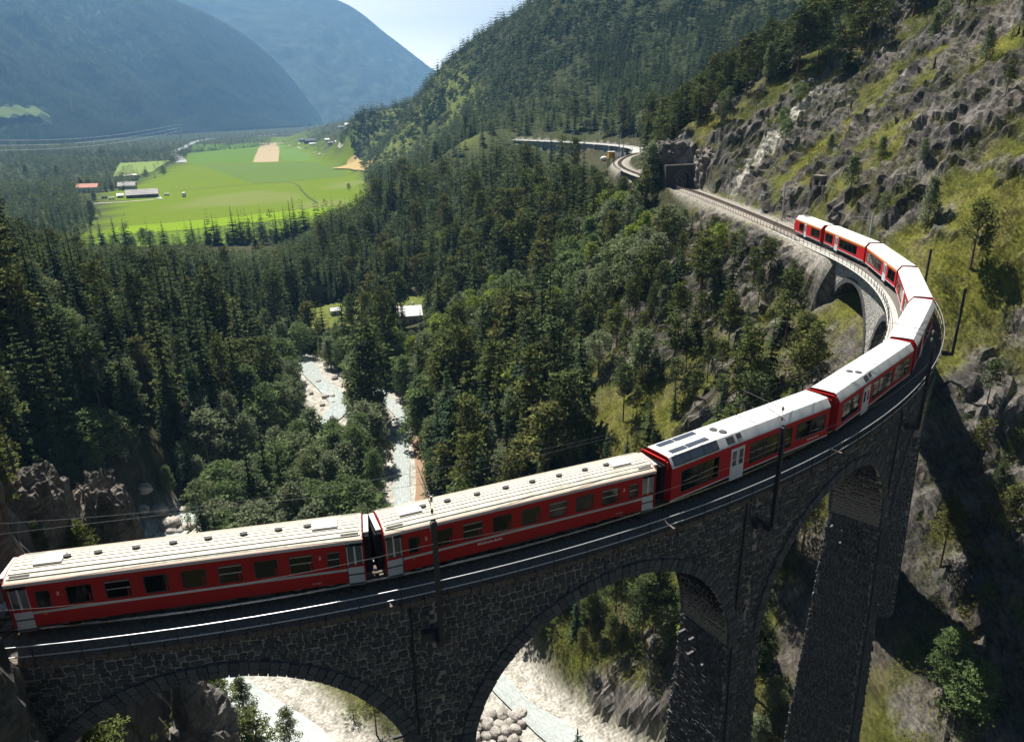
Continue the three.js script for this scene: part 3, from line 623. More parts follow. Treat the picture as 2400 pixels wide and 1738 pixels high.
// older coach: red with a grey band, ribbed pale roof
function coach(sa, sb, label, number, text) {
  const t = thing('passenger_coach', label, 'train coach', [0, 0, 0], 0, 'cars of the red train'), L = placeCar(t, sa, sb), W = 1.33;
  const win = [[1.32, 2.02, 1.66, 2.68], ...[2.72, 4.53, 6.36, 8.2, 10.0, 11.8, 13.6].map((x) => [x, x + 1.23, 1.66, 2.72]), [15.56, 16.24, 1.66, 2.68]];
  const doors = [[0.1, 0.96], [16.6, 17.46]];
  for (const o of [1, -1]) {
    let g = wallWithHoles(L - 2.0, 0.62, 3.08, win.map(([a, b, c, d]) => [a - 1.0, b - 1.0, c, d])).translate(1.0, 0, W - 0.07); if (o < 0) g = mirrorZ(g);
    const side = mesh('body_side', g, T.redOld, t);
    const st = mesh('stripe', box(15.6, 0.14, 0.012, L / 2, 1.44, o * (W + 0.004)), T.stripe, side);
    win.forEach(([a, b, c, d], i) => {
      const f = mesh('window', frameRing(a, b, c, d, o * (W - 0.02)), T.frame, t);
      mesh('pane', box(b - a - 0.08, d - c - 0.08, 0.012, (a + b) / 2, (c + d) / 2, o * (W - 0.05)), T.glass, f);
      if (i % 3 === 2 || i === 8 - 1) { mesh('window_bar', [box(b - a - 0.08, 0.035, 0.03, (a + b) / 2, 2.2, o * (W - 0.03)), box(b - a - 0.08, 0.03, 0.03, (a + b) / 2, 2.62, o * (W - 0.03))], T.bar, f); }
    });
    for (const [a, b] of doors) {
      const c = (a + b) / 2, d = mesh('door', [box(b - a, 1.02, 0.05, c, 0.98, o * (W - 0.13)), box(0.1, 1.2, 0.05, c, 2.2, o * (W - 0.13)), box(0.05, 1.2, 0.05, a + 0.03, 2.2, o * (W - 0.13)), box(0.05, 1.2, 0.05, b - 0.03, 2.2, o * (W - 0.13)), box(0.04, 0.9, 0.03, c - 0.1, 0.98, o * (W - 0.1)), box(0.04, 0.9, 0.03, c + 0.1, 0.98, o * (W - 0.1))], T.door, t);
      mesh('door_window', box(b - a - 0.1, 1.16, 0.02, c, 2.2, o * (W - 0.14)), T.roofGlass, d);
      mesh('handle_band', box(b - a - 0.1, 0.14, 0.06, c + 0.02, 1.56, o * (W - 0.12)), T.redOld, d);
      mesh('step', box(b - a, 0.04, 0.3, c, 0.4, o * (W - 0.15)), T.steel, d);
    }
    mesh('gutter', box(L - 0.1, 0.17, 0.03, L / 2, 3.16, o * (W + 0.025)), T.gutter, t);
    mesh('eave', profile(L - 0.06, [[o * (W + 0.04), 3.25], [o * 1.31, 3.29], [o * 1.24, 3.31]], 0.03), T.rust, t);
    const p2 = mesh('number_two', new THREE.PlaneGeometry(0.26, 0.34), TXT.two, t); p2.position.set(2.36, 2.42, o * (W + 0.006)); if (o < 0) p2.rotation.y = Math.PI;
    const p3 = mesh('number_two', new THREE.PlaneGeometry(0.26, 0.34), TXT.two, t); p3.position.set(15.2, 2.42, o * (W + 0.006)); if (o < 0) p3.rotation.y = Math.PI;
    const pn = mesh('coach_number', new THREE.PlaneGeometry(0.85, 0.16), number, t); pn.position.set(14.9, 0.84, o * (W + 0.006)); if (o < 0) pn.rotation.y = Math.PI;
    if (text) { const pt = mesh('lettering', new THREE.PlaneGeometry(2.3, 0.26), TXT.name, t); pt.position.set(6.15, 1.18, o * (W + 0.006)); if (o < 0) pt.rotation.y = Math.PI; }
    mesh('side_lamp', box(0.16, 0.05, 0.02, 1.6, 1.28, o * (W + 0.01)), T.lamp, t);
    for (const c of [0.72, 16.85]) { const m = mesh('destination_slot', rbox(0.95, 0.05, 0.26, 0.02), T.vent, t); m.position.set(c, 3.41, o * 1.06); m.rotation.x = o * 0.5; }
  }
  const arc = []; for (let k = 0; k <= 12; k++) { const z = mix(-1.3, 1.3, k / 12); arc.push([z, 3.27 + 0.36 * (1 - (z / 1.32) ** 2) ** 0.8]); }
  const roof = mesh('roof', profile(L - 0.1, arc, 0.05), T.cream, t);
  for (let k = 0; k < 9; k++) { const z = mix(-1.12, 1.12, k / 8); mesh('roof_rib', box(L - 0.3, 0.035, 0.035, L / 2, 3.285 + 0.36 * (1 - (z / 1.32) ** 2) ** 0.8, z), T.rib, roof); }
  for (const x of [2.62, 4.1, 5.93, 7.75, 9.5, 11.3, 13.1, 14.62]) { const v = mesh('roof_ventilator', [cyl(0.14, 0.16, 0.1, 10, 0, 0.06, 0), cyl(0.22, 0.2, 0.05, 10, 0, 0.13, 0)], T.vent, t); v.position.set(x, 3.6, 0.0); v.scale.set(1.0, 0.9, 0.62); }
  for (const x of [1.82, 15.55]) mesh('roof_hatch', rbox(1.35, 0.1, 0.95, 0.03, x, 3.68, 0), T.white, t);
  const prof = [[-W, 0.62], [W, 0.62], [W, 3.1], ...arc.map(([z, y]) => [-z, y]), [-W, 3.1]];
  for (const x of [0.05, L - 0.05]) { mesh('end_wall', endWall(prof, x), T.redOld, t); const xo = x < 1 ? x - 0.22 : x + 0.22; mesh('gangway', rbox(0.42, 2.35, 1.5, 0.06, xo, 1.85, 0), T.black, t); mesh('end_hood', [rbox(0.3, 0.1, 1.9, 0.04, xo, 3.38, 0), box(0.22, 0.05, 0.2, xo, 3.2, 0.9), box(0.22, 0.05, 0.2, xo, 3.2, -0.9)], T.stripe, t); }
  mesh('vestibule_partition', [box(0.04, 2.2, 2.5, 1.02, 2.0, 0), box(0.04, 2.2, 2.5, L - 1.02, 2.0, 0)], T.lining, t);
  mesh('floor', [box(L - 0.2, 0.08, 2.5, L / 2, 1.02, 0), box(L - 0.4, 0.06, 2.4, L / 2, 3.2, 0)], T.floor, t);
  seats(t, 2.0, 15.6, 1.82);
  mesh('underframe', [box(L - 0.4, 0.28, 2.3, L / 2, 0.78, 0), box(3.6, 0.42, 2.1, L / 2, 0.48, 0), box(1.2, 0.4, 2.2, L / 2 + 3, 0.5, 0), cyl(0.11, 0.11, 1.4, 8, 0, 0, 0).rotateZ(Math.PI / 2).translate(-0.2, 0.72, 0)], T.under, t);
  bogie(t, 2.9); bogie(t, L - 2.9);
  return t;
}
coach(GAP + dE - gE, GAP + gE, 'dark red coach with ribbed cream roof leaving into the rock at the left edge', TXT.number2, false);
coach(GAP - gE, GAP - dE + gE, 'bright red coach with ribbed cream roof behind the mast, one coach from the rock', TXT.number, true);
// modern articulated car: smooth white roof with slanted shoulders, wide windows
function car(sa, sb, label, o) {
  const t = thing('railcar', label, 'train coach', [0, 0, 0], 0, 'cars of the red train'), L = placeCar(t, sa, sb), W = 1.365, k = L / 17.06;
  const win = (o.win || [[0.9, 4.62, 0.98, 2.62], [7.75, 12.55, 0.98, 2.62], [12.95, 16.6, 1.25, 2.66]]).map((w) => [w[0] * k, w[1] * k, w[2], w[3]]), dr = (o.door || [5.75, 7.15]).map((x) => x * k);
  for (const q of [1, -1]) {
    let g = wallWithHoles(L, 0.62, 3.02, win.map((w) => [...w]), 0.07, 0.08).translate(0, 0, W - 0.07); if (q < 0) g = mirrorZ(g);
    const side = mesh('body_side', g, T.red, t);
    mesh('sill_stripe', box(L, 0.09, 0.014, L / 2, 0.68, q * (W + 0.004)), T.whiteDoor, side);
    for (const [a, b, c, d] of win) {
      const f = mesh('window', frameRing(a, b, c, d, q * (W - 0.015), 0.07), T.frame, t);
      const n = Math.max(1, Math.round((b - a) / 1.7));
      for (let i = 0; i < n; i++) mesh('pane', box((b - a - 0.1) / n - 0.05, d - c - 0.1, 0.012, a + 0.05 + (b - a - 0.1) * (i + 0.5) / n, (c + d) / 2, q * (W - 0.04)), T.glass, f);
      for (let i = 1; i < n; i++) mesh('window_post', box(0.09, d - c, 0.03, a + (b - a) * i / n, (c + d) / 2, q * (W - 0.03)), T.frame, f);
    }
    if (o.first) mesh('class_stripe', box(L - 0.3, 0.09, 0.014, L / 2, 2.84, q * (W + 0.006)), T.yellow, side);
    const c = (dr[0] + dr[1]) / 2, w = dr[1] - dr[0];
    const d = mesh('door', [rbox(w / 2 - 0.02, 2.45, 0.05, 0.015, c - w / 4, 1.5, q * (W + 0.015)), rbox(w / 2 - 0.02, 2.45, 0.05, 0.015, c + w / 4, 1.5, q * (W + 0.015))], T.whiteDoor, t);
    for (const e of [-1, 1]) mesh('door_window', rbox(w * 0.3, 1.15, 0.02, 0.008, c + e * w / 4, 1.95, q * (W + 0.037)), T.roofGlass, d);
    mesh('shoulder', profile(L - 0.04, [[q * (W + 0.01), 3.0], [q * (W + 0.005), 3.1], [q * 0.98, 3.66]], 0.02), T.white, t);
    if (o.text) { const pt = mesh('lettering', new THREE.PlaneGeometry(2.2, 0.24), TXT.name, t); pt.position.set((q > 0 ? 15.2 : 2) * k, 1.0, q * (W + 0.006)); if (q < 0) pt.rotation.y = Math.PI; }
    if (o.panorama) for (const [a, b] of [[0.32, 1.78], [1.86, 3.1], [3.18, 4.45]]) {
      const gl = mesh('shoulder_window', rbox(b - a, 0.56, 0.03, 0.01), T.roofGlass, t); gl.position.set((a + b) / 2 * k, 3.4, q * 1.185); gl.rotation.x = -q * 0.6;
      const u = mesh('shoulder_window_frame', frameRing(-(b - a) / 2 - 0.06, (b - a) / 2 + 0.06, -0.34, 0.34, 0, 0.07, 0.03), T.frame, t); u.position.copy(gl.position); u.rotation.x = gl.rotation.x;
    }
    if (o.panorama) for (const [a, b] of [[0.6, 2.0], [2.1, 4.1]]) mesh('roof_window', rbox(b - a, 0.03, 0.42, 0.01, (a + b) / 2, 3.75, q * 0.56), T.roofGlass, t);
    if (o.vents) { const v = mesh('air_vent', rbox(0.75, 0.05, 0.5, 0.02), T.vent, t); v.position.set(5.75 * k, 3.38, q * 1.19); v.rotation.x = q * (Math.PI / 2 - 0.6) * 1 - q * 0; v.rotation.x = q * 0.97; const v2 = mesh('air_vent', rbox(0.5, 0.05, 0.36, 0.02), T.vent, t); v2.position.set(6.65 * k, 3.45, q * 1.14); v2.rotation.x = q * 0.97; }
  }
  mesh('roof', profile(L - 0.04, [[-0.98, 3.66], [-0.9, 3.71], [0, 3.735], [0.9, 3.71], [0.98, 3.66]], 0.02), T.white, t);
  if (o.vents) for (const z of [-0.12, 0.5]) mesh('roof_fan', mergeGeometries([new THREE.TorusGeometry(0.24, 0.05, 6, 16).rotateX(Math.PI / 2), cyl(0.22, 0.22, 0.03, 16, 0, 0, 0)].map((g) => (g.index ? g.toNonIndexed() : g))), T.vent, t).position.set((z < 0 ? 5.5 : 5.75) * k, 3.75, z);
  if (o.vents) mesh('roof_seam', box(0.05, 0.03, 1.7, 8.8 * k, 3.735, 0), T.vent, t);
  if (o.seam) mesh('roof_seam', box(0.06, 0.03, 1.5, o.seam * k, 3.735, 0), T.vent, t);
  const prof = [[-W, 0.62], [W, 0.62], [W, 3.1], [0.98, 3.66], [-0.98, 3.66], [-W, 3.1]];
  for (const x of [0.03, L - 0.03]) {
    if (o.front && x > 1) continue;
    mesh('end_wall', endWall(prof, x), T.red, t); const xo = x < 1 ? x - 0.26 : x + 0.26;
    mesh('gangway', rbox(0.5, 2.5, 1.7, 0.08, xo, 1.85, 0), T.black, t);
    mesh('end_frame', mergeGeometries([box(0.14, 0.12, 2.0, xo * 1, 3.5, 0), box(0.14, 0.5, 0.1, xo, 3.25, 1.15).rotateX(0), box(0.14, 0.5, 0.1, xo, 3.25, -1.15)].map((g) => (g.index ? g.toNonIndexed() : g))), T.redOld, t);
  }
  mesh('floor', [box(L - 0.2, 0.08, 2.55, L / 2, 0.95, 0), box(L - 0.2, 0.05, 2.5, L / 2, 3.04, 0)], T.floor, t);
  seats(t, 1.2, L - 0.9, 1.9);
  mesh('underframe', [box(L - 0.4, 0.3, 2.2, L / 2, 0.62, 0), box(4.5, 0.35, 2.1, L / 2, 0.42, 0)], T.under, t);
  bogie(t, 2.6); bogie(t, L - 2.6);
  if (o.front) {
    // cab: raked windscreen, headlights
    const cab = (z) => [[0, 0.62], [0.75, 0.7], [0.95, 1.5], [0.55, 2.5], [0.1, 3.55], [0, 3.66]];
    const pts = cab(0), g = [];
    g.push(sheet(8, pts.length - 1, (i, j) => { const z = mix(-1, 1, i / 8) * (j === pts.length - 1 ? 1.0 : W), b = 0.3 * (1 - (z / 1.4) ** 2); return [L - 0.03 + pts[j][0] * (0.7 + b), pts[j][1], z]; }));
    const s = new THREE.Shape([[0, 0.62], [0.55, 0.7], [0.66, 1.5], [0.38, 2.5], [0.07, 3.1], [0, 3.1]].map(([x, y]) => new THREE.Vector2(x, y)));
    for (const z of [-W, W]) g.push(new THREE.ShapeGeometry(s).translate(L - 0.03, 0, z * 0.997));
    mesh('cab', g, T.red, t);
    mesh('windscreen', sheet(8, 1, (i, j) => { const z = mix(-1.05, 1.05, i / 8), b = 0.3 * (1 - (z / 1.4) ** 2), q = j ? [0.24, 3.15] : [0.82, 1.85]; return [L + 0.0 + q[0] * (0.7 + b) + 0.03, q[1], z]; }), T.roofGlass, t);
    mesh('roof_panel', rbox(1.6, 0.1, 1.3, 0.03, L - 1.9, 3.78, 0), T.gutter, t); mesh('roof_panel', rbox(1.2, 0.06, 1.0, 0.02, L - 1.9, 3.85, 0), T.vent, t);
    for (const z of [-0.85, 0.85]) mesh('headlight', cyl(0.12, 0.12, 0.08, 12).rotateZ(Math.PI / 2).translate(L + 0.78, 1.25, z), T.white, t);
  }
  return t;
}
const E0 = GAP - dE, B0 = E0;
const far = { win: [[0.5, 6.6, 1.05, 2.6], [10.6, 16.3, 1.05, 2.6]] };
car(B0 - gA, B0 - dA + gA, 'red car with skylight panes at its end, next to the ribbed-roof coach', { panorama: true, vents: true, text: true });
car(B0 - dA - gA, B0 - 2 * dA + gA, 'red car with smooth white roof, second after the car with skylights', { vents: true, win: [[0.9, 4.5, 0.98, 2.62], [7.2, 12.1, 0.98, 2.62], [12.5, 16.6, 0.98, 2.66]], door: [5.1, 6.6] });
car(B0 - 2 * dA - gA, B0 - 3 * dA + gA, 'red car with white roof at the sharpest bend, its side in shade', { seam: 6, vents: false });
car(B0 - 3 * dA - gA, B0 - 4 * dA + gA, 'sunlit red car with white roof on the far bend above the small arches', { seam: 13 });
car(B0 - 4 * dA - gA, B0 - 5 * dA + gA, 'sunlit red car with yellow line above the windows, third from the front', { first: true, seam: 5, win: [[0.6, 4.2, 1.05, 2.6], [7.8, 16.4, 1.05, 2.6]], door: [5.0, 6.6] });
car(B0 - 5 * dA - gA, B0 - 6 * dA + gA, 'sunlit red car with yellow line above the windows, second from the front', { first: true, win: [[2.9, 10.2, 1.05, 2.6], [13.1, 16.6, 1.05, 2.6]], door: [10.7, 12.0] });
car(B0 - 6 * dA - gA, B0 - 6 * dA - 13.2 / PERDEG, 'leading red driving car with dark roof panel on the straight before the tunnel', { first: true, front: true, win: [[0.6, 6.2, 1.05, 2.6], [11.2, 14.4, 1.05, 2.6]], door: [9.3, 10.6] });
// ---------------------------------------------------------------- catenary masts
function mast(pos, turn, label, o = {}) { // local +z points away from the track
  const t = thing('catenary_mast', label, 'catenary mast', pos, turn, o.group || 'masts of the overhead line'), h = o.h || 8.3, arm = o.arm || 3.4, m = o.pale ? M.galv : M.iron, w = o.w || 0.2;
  mesh('post', [box(w, h, 0.03, 0, h / 2, w * 0.6), box(w, h, 0.03, 0, h / 2, -w * 0.6), box(0.04, h, w * 1.2, 0, h / 2, 0)], m, t);
  const y = o.wire || 5.6 - (o.base || 0);
  mesh('cantilever', [bar(V3(0, y + 0.5, 0), V3(0, y + 0.75, -arm), 0.024), bar(V3(0, y - 0.25, 0), V3(0, y + 0.6, -arm * 0.75), 0.02), bar(V3(0, y + 0.1, -0.4), V3(0, y + 0.05, -arm), 0.015)], m, t);
  for (const q of [0.5, -0.2]) mesh('insulator', cyl(0.07, 0.07, 0.3, 8, 0, y + q, -0.25), T.rust, t);
  if (o.bracket) { mesh('wall_bracket', [rbox(0.7, 0.45, 0.5, 0.03, -0.55, 0.25, -0.75), rbox(0.45, 0.35, 1.15, 0.03, -0.05, 0.1, -0.5)], M.iron, t); mesh('head_box', rbox(0.34, 0.55, 0.3, 0.03, -0.02, h - 0.35, 0), M.iron, t); }
  return t;
}
const pierLabels = ['dark steel mast on a wall bracket in front of the red coach', 'dark steel mast on a wall bracket beside the car with skylights', 'dark steel mast on the bend beside the shaded red cars', 'dark steel mast beyond the outer railing near the sharpest bend', 'steel mast behind the white-roofed cars at the far end of the bend'];
PIER.slice(1, 6).forEach((a, k) => { const r = RV + (k > 2 ? 4.0 : 3.55), p = P(r, a, -2.95); mast([p.x, p.y, p.z], -a * DEG + Math.PI / 2, pierLabels[k], { bracket: true, base: -2.95, h: 7.9, arm: r - RV, w: k ? 0.2 : 0.24 }); });
for (const [z, l] of [[1, 'grey mast on the hill side behind the front cars'], [-40.5, 'grey mast on the hill side just ahead of the train'], [-82.5, 'grey mast on the hill side near the tunnel mouth']]) mast([98.5, -0.6, z], Math.PI / 2, l, { pale: true, base: -0.6, h: 7.4, arm: 3.6, w: 0.22 });
{
  // wires over the viaduct
  const pts = [], up = [];
  for (let k = 0; k < 7; k++) { const a0 = PIER[k], a1 = PIER[Math.min(6, k + 1)]; if (k === 6) break; for (let i = 0; i < 6; i++) { const a = mix(a0, a1, i / 6), rr = RV * Math.cos(7.15 * DEG) / Math.cos((i / 6 - 0.5) * 14.3 * DEG), s = i / 6; pts.push(P(rr + 0.25, a, 5.35)); up.push(P(rr + 0.35, a, 6.2 - 0.55 * Math.sin(Math.PI * s))); } }
  for (const z of [0, -40, -80, -120]) { pts.push(V3(95.1, 5.35, z)); up.push(V3(95.1, 6.2, z)); if (z > -120) up.push(V3(95.1, 5.75, z - 20)); }
  const w = thing('overhead_wire', 'thin overhead wires of the railway hung from the masts', 'overhead wire');
  mesh('contact_wire', tube(pts, 0.011, 4, 240), M.iron, w); mesh('carrier_wire', tube(up, 0.011, 4, 240), M.iron, w);
  for (const [r, y] of [[RV + 3.6, 3.6]]) { const q = []; for (let a = 88; a >= 12; a -= 1) { const s = ((71.2 - a) / 14.3 % 1 + 1) % 1; q.push(P(r, a, y - 0.35 * Math.sin(Math.PI * s))); } mesh('feeder_wire', tube(q, 0.014, 4, 200), M.iron, w); }
}
// ---------------------------------------------------------------- mountains across the valley
function mountain(name, label, base, top, nu, nv, rough, col, far = 1) {
  base = base.map(([x, z, y]) => [CAM.x + (x - CAM.x) * Math.sqrt(far), CAM.z + (z - CAM.z) * Math.sqrt(far), y]); top = top.map(([x, z, y]) => [CAM.x + (x - CAM.x) * far, CAM.z + (z - CAM.z) * far, CAM.y + (y - CAM.y) * far]);
  const cb = new THREE.CatmullRomCurve3(base.map(([x, z, y]) => V3(x, y, z))), ct = new THREE.CatmullRomCurve3(top.map(([x, z, y]) => V3(x, y, z)));
  const B = [], Tp = []; for (let i = 0; i <= nu; i++) { B.push(cb.getPoint(i / nu)); Tp.push(ct.getPoint(i / nu)); }
  const K = [], f = (i, j) => {
    const t = j / nv, a = B[i], b = Tp[i], p = a.clone().lerp(b, t), s = a.distanceTo(b) * rough * Math.sin(Math.PI * Math.min(1, t * 1.02)) ** 0.7;
    const e = Math.pow(t, 1.12); p.y = mix(a.y, b.y, e);
    const n = ridge(i / nu * 7 + t * 1.6, t * 1.4, 3.3, 5) - 0.5 + 0.5 * fbm(i / nu * 20, t * 12, 1, 3);
    p.y += n * s * 0.8; p.z += n * s * 0.5; if (t === 0) p.y -= 25;
    return p;
  };
  const pts = []; for (let j = 0; j <= nv; j++) for (let i = 0; i <= nu; i++) pts.push(f(i, j));
  const g = sheet(nu, nv, (i, j) => { const p = pts[j * (nu + 1) + i]; return [p.x, p.y, p.z, p.x / 60, p.y / 60]; }), c = new THREE.Color();
  for (const p of pts) { const n = fbm(p.x / 110, p.y / 40, p.z / 110, 4); c.copy(col).multiplyScalar(Math.max(0.3, 0.9 + 2.2 * n));  K.push(c.r, c.g, c.b); }
  g.setAttribute('color', new THREE.Float32BufferAttribute(K, 3));
  structure(mesh(name, g, std(0xffffff, 0.95, { vertexColors: true, map: grainTex }), scene), label);
  return { at: (u, t) => { const i = u * nu, j = t * nv, i0 = Math.min(nu - 1, Math.floor(i)), j0 = Math.min(nv - 1, Math.floor(j)), q = (a, b) => pts[b * (nu + 1) + a]; return q(i0, j0).clone().lerp(q(i0 + 1, j0), i - i0).lerp(q(i0, j0 + 1).clone().lerp(q(i0 + 1, j0 + 1), i - i0), j - j0); } };
}
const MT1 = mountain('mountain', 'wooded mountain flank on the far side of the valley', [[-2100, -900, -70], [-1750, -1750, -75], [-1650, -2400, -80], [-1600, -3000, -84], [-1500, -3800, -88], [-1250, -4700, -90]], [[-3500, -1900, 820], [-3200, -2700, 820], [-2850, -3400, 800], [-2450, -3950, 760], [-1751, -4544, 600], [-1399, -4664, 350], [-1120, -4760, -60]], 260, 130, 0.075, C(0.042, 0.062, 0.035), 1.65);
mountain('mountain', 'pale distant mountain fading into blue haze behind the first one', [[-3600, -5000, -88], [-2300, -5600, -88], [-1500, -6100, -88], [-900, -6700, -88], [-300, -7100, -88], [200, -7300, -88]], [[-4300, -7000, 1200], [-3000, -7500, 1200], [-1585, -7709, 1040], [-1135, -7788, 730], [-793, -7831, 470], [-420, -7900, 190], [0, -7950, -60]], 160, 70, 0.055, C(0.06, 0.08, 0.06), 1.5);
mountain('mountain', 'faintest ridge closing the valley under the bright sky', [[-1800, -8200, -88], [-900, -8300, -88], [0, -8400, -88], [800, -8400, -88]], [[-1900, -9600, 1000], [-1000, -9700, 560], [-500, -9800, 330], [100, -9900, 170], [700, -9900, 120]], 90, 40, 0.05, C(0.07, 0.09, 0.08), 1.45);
// ---------------------------------------------------------------- water
{
  const water = new THREE.MeshPhysicalMaterial({ color: C(0.5, 0.55, 0.53), roughness: 0.25, metalness: 0, side: THREE.DoubleSide, bumpMap: rep(bumpTex, 1.3), bumpScale: 0.12, clearcoat: 0.6, clearcoatRoughness: 0.12, map: rep(noiseTexture(256, (u, v) => { const g = 0.86 + 0.6 * Math.max(0, tile(u, v, 24, 5, 5)); return [g, g, g]; }), 0.5) });
  const make = (line, w, dy, name, label) => {
    const c = new THREE.CatmullRomCurve3(line.map(([x, z]) => V3(x, 0, z))), n = 160;
    structure(mesh(name, sheet(n, 4, (i, j) => { const p = c.getPoint(i / n), t = c.getTangent(i / n), o = (j / 4 - 0.5) * 2 * (w + 1.2 * n3(i * 0.11, j * 0.3, w)); p.x += -t.z * o; p.z += t.x * o; const q = c.getPoint(i / n); return [p.x, gy(q.x, q.z) + dy + 0.06 * n3(p.x / 2, 0, p.z / 2), p.z, i / 4, j]; }), water), label);
  };
  make(STREAM_A, 3.3, 0.42, 'river', 'fast pale river in its white gravel bed');
  make(STREAM_B, 2.1, 0.36, 'stream', 'narrow side stream on pale gravel');
}
// ---------------------------------------------------------------- fields, roads on the valley floor
function drape(name, a, b, nu, nv, material, label, dy = 0.16) {
  const ca = new THREE.CatmullRomCurve3(a.map(([x, z]) => V3(x, 0, z)), false, 'catmullrom', 0.2), cb = new THREE.CatmullRomCurve3(b.map(([x, z]) => V3(x, 0, z)), false, 'catmullrom', 0.2);
  return structure(mesh(name, sheet(nu, nv, (i, j) => { const p = ca.getPoint(i / nu).lerp(cb.getPoint(i / nu), j / nv); return [p.x, gy(p.x, p.z) + dy, p.z, p.x / 25, p.z / 25]; }), material), label);
}
const fieldTex = noiseTexture(512, (u, v) => { const g = 0.9 + 0.22 * tile(u, v, 12, 5, 1, 40) + 0.14 * tile(u, v, 90, 3, 6); return [g, g, g * 0.98]; });
const rowTex = noiseTexture(256, (u, v) => { const r = 0.5 + 0.5 * Math.sin(u * 2 * Math.PI * 4), n = 0.25 * tile(u, v, 40, 4, 3); return [0.72 + 0.3 * r + n, 0.8 + 0.2 * r + n, 0.6 + 0.3 * r + n]; });
const field = (c, t = fieldTex) => std(c, 0.95, { map: t });
drape('field', [[-1164, -2742], [-1064, -2820], [-937, -2850]], [[-688, -1545], [-614, -1553], [-530, -1537]], 14, 40, field(C(0.105, 0.19, 0.022)), 'deep green upper meadow left of the mown field');
drape('field', [[-937, -2850], [-898, -2845], [-853, -2830]], [[-533, -1538], [-500, -1528], [-472, -1528]], 8, 40, field(C(0.43, 0.34, 0.22)), 'freshly mown tan field among the green meadows');
drape('crop_field', [[-845, -2745], [-608, -2225], [-506, -2024]], [[-470, -1558], [-432, -1523], [-387, -1523]], 12, 24, field(C(0.13, 0.215, 0.05), rowTex), 'crop field with pale rows below the hamlet');
drape('field', [[-640, -1500], [-420, -1480], [-300, -1420]], [[-352, -1000], [-302, -998], [-232, -1095]], 14, 22, field(C(0.11, 0.175, 0.03)), 'dark green uncut strip across the meadows');
drape('field', [[-329, -548], [-279, -586], [-216, -628], [-153, -671]], [[-313, -500], [-255, -528], [-197, -570], [-139, -602]], 24, 8, std(C(0.19, 0.3, 0.008), 0.95, { map: rep(fieldTex, 3), bumpMap: rep(bumpTex, 2), bumpScale: 0.5 }), 'vivid yellow-green crop strip across the near meadow', 0.45);
drape('field', [[-313, -499], [-255, -527], [-197, -569], [-139, -601]], [[-306, -441], [-239, -437], [-172, -440], [-133, -545]], 24, 8, field(C(0.125, 0.2, 0.016)), 'nearest meadow strip behind the front row of trees');
drape('field', [[-276, -1331], [-258, -1330], [-180, -1100]], [[-290, -1250], [-243, -1212], [-191, -1060]], 10, 8, field(C(0.44, 0.33, 0.15)), 'dry straw-coloured field at the foot of the wooded slope', 2.2);
const gravelRoad = std(C(0.52, 0.49, 0.44), 0.95, { map: grainTex }), asphalt = std(C(0.42, 0.42, 0.43), 0.9, { map: grainTex });
function lane(name, pts, w, m, label, dy = 0.3, n = 60) {
  const c = new THREE.CatmullRomCurve3(pts.map(([x, z]) => V3(x, 0, z)));
  structure(mesh(name, sheet(n, 2, (i, j) => { const p = c.getPoint(i / n), t = c.getTangent(i / n), o = (j - 1) * w / 2; p.x -= t.z * o; p.z += t.x * o; return [p.x, gy(p.x, p.z) + dy, p.z, i, j]; }), m), label);
}
lane('road', [[-700, -1560], [-736, -1643], [-800, -1780], [-926, -2034], [-1017, -2258], [-1150, -2664], [-1240, -3000], [-1270, -3250], [-1330, -3650], [-1300, -3980], [-1000, -4300]], 22, asphalt, 'pale valley road bending round the far meadows', 0.8, 120);
lane('road', [[-880, -2880], [-690, -2400], [-530, -2010], [-420, -1720], [-345, -1540], [-300, -1420]], 7, gravelRoad, 'pale lane in front of the hamlet', 0.5);
lane('road', [[-470, -735], [-440, -742], [-420, -748], [-405, -760], [-396, -774]], 6, gravelRoad, 'gravel drive in front of the long barn', 0.3);
lane('path', [[-432, -896], [-390, -935], [-350, -975], [-299, -985], [-262, -920], [-239, -852], [-205, -760], [-182, -707]], 2.4, field(C(0.07, 0.1, 0.04)), 'dark line of a grassy ditch curving through the meadow', 0.3, 80);
lane('path', [[-304, -1488], [-290, -1400], [-310, -1560], [-390, -1900], [-440, -2100]].sort((a, b) => b[1] - a[1]), 6, gravelRoad, 'pale track climbing behind the hamlet', 0.6);
lane('forest_path', [[11, 6], [13, -10], [13.5, -24], [12, -40], [9, -58], [6, -72]], 3.0, std(C(0.36, 0.24, 0.16), 0.95, { map: grainTex }), 'reddish earth track beside the side stream', 0.45);
drape('concrete_yard', [[-447, -862], [-430, -852]], [[-396, -780], [-388, -776]], 4, 6, M.concrete, 'pale concrete yard at the right end of the barn', 0.35);
drape('golf_green', [[-860, -1600], [-820, -1640], [-780, -1680]], [[-690, -1240], [-660, -1260], [-640, -1290]], 8, 12, field(C(0.19, 0.26, 0.07)), 'bright green fairway behind the farm', 1.0);
{ const s = new THREE.CircleGeometry(9, 20).rotateX(-Math.PI / 2); const m = mesh('sand_bunker', s, std(C(0.55, 0.5, 0.42), 0.95)); m.scale.set(1.5, 1, 2.6); m.position.set(-668, gy(-668, -1262) + 1.6, -1262); structure(m, 'pale sand bunker on the fairway'); }
structure(mesh('meadow_patch', sheet(14, 8, (i, j) => { const u = mix(0.405, 0.488, i / 14), p = MT1.at(u, mix(0.07 + 0.006 * Math.sin(i * 1.7), 0.105 + 0.01 * Math.sin(i * 0.8) - 0.02 * Math.abs(i / 7 - 1), j / 8)); return [p.x + 22, p.y + 22, p.z + 10, p.x / 40, p.z / 40]; }), field(C(0.13, 0.175, 0.05))), 'small pale clearing in the dark woods at the left edge');
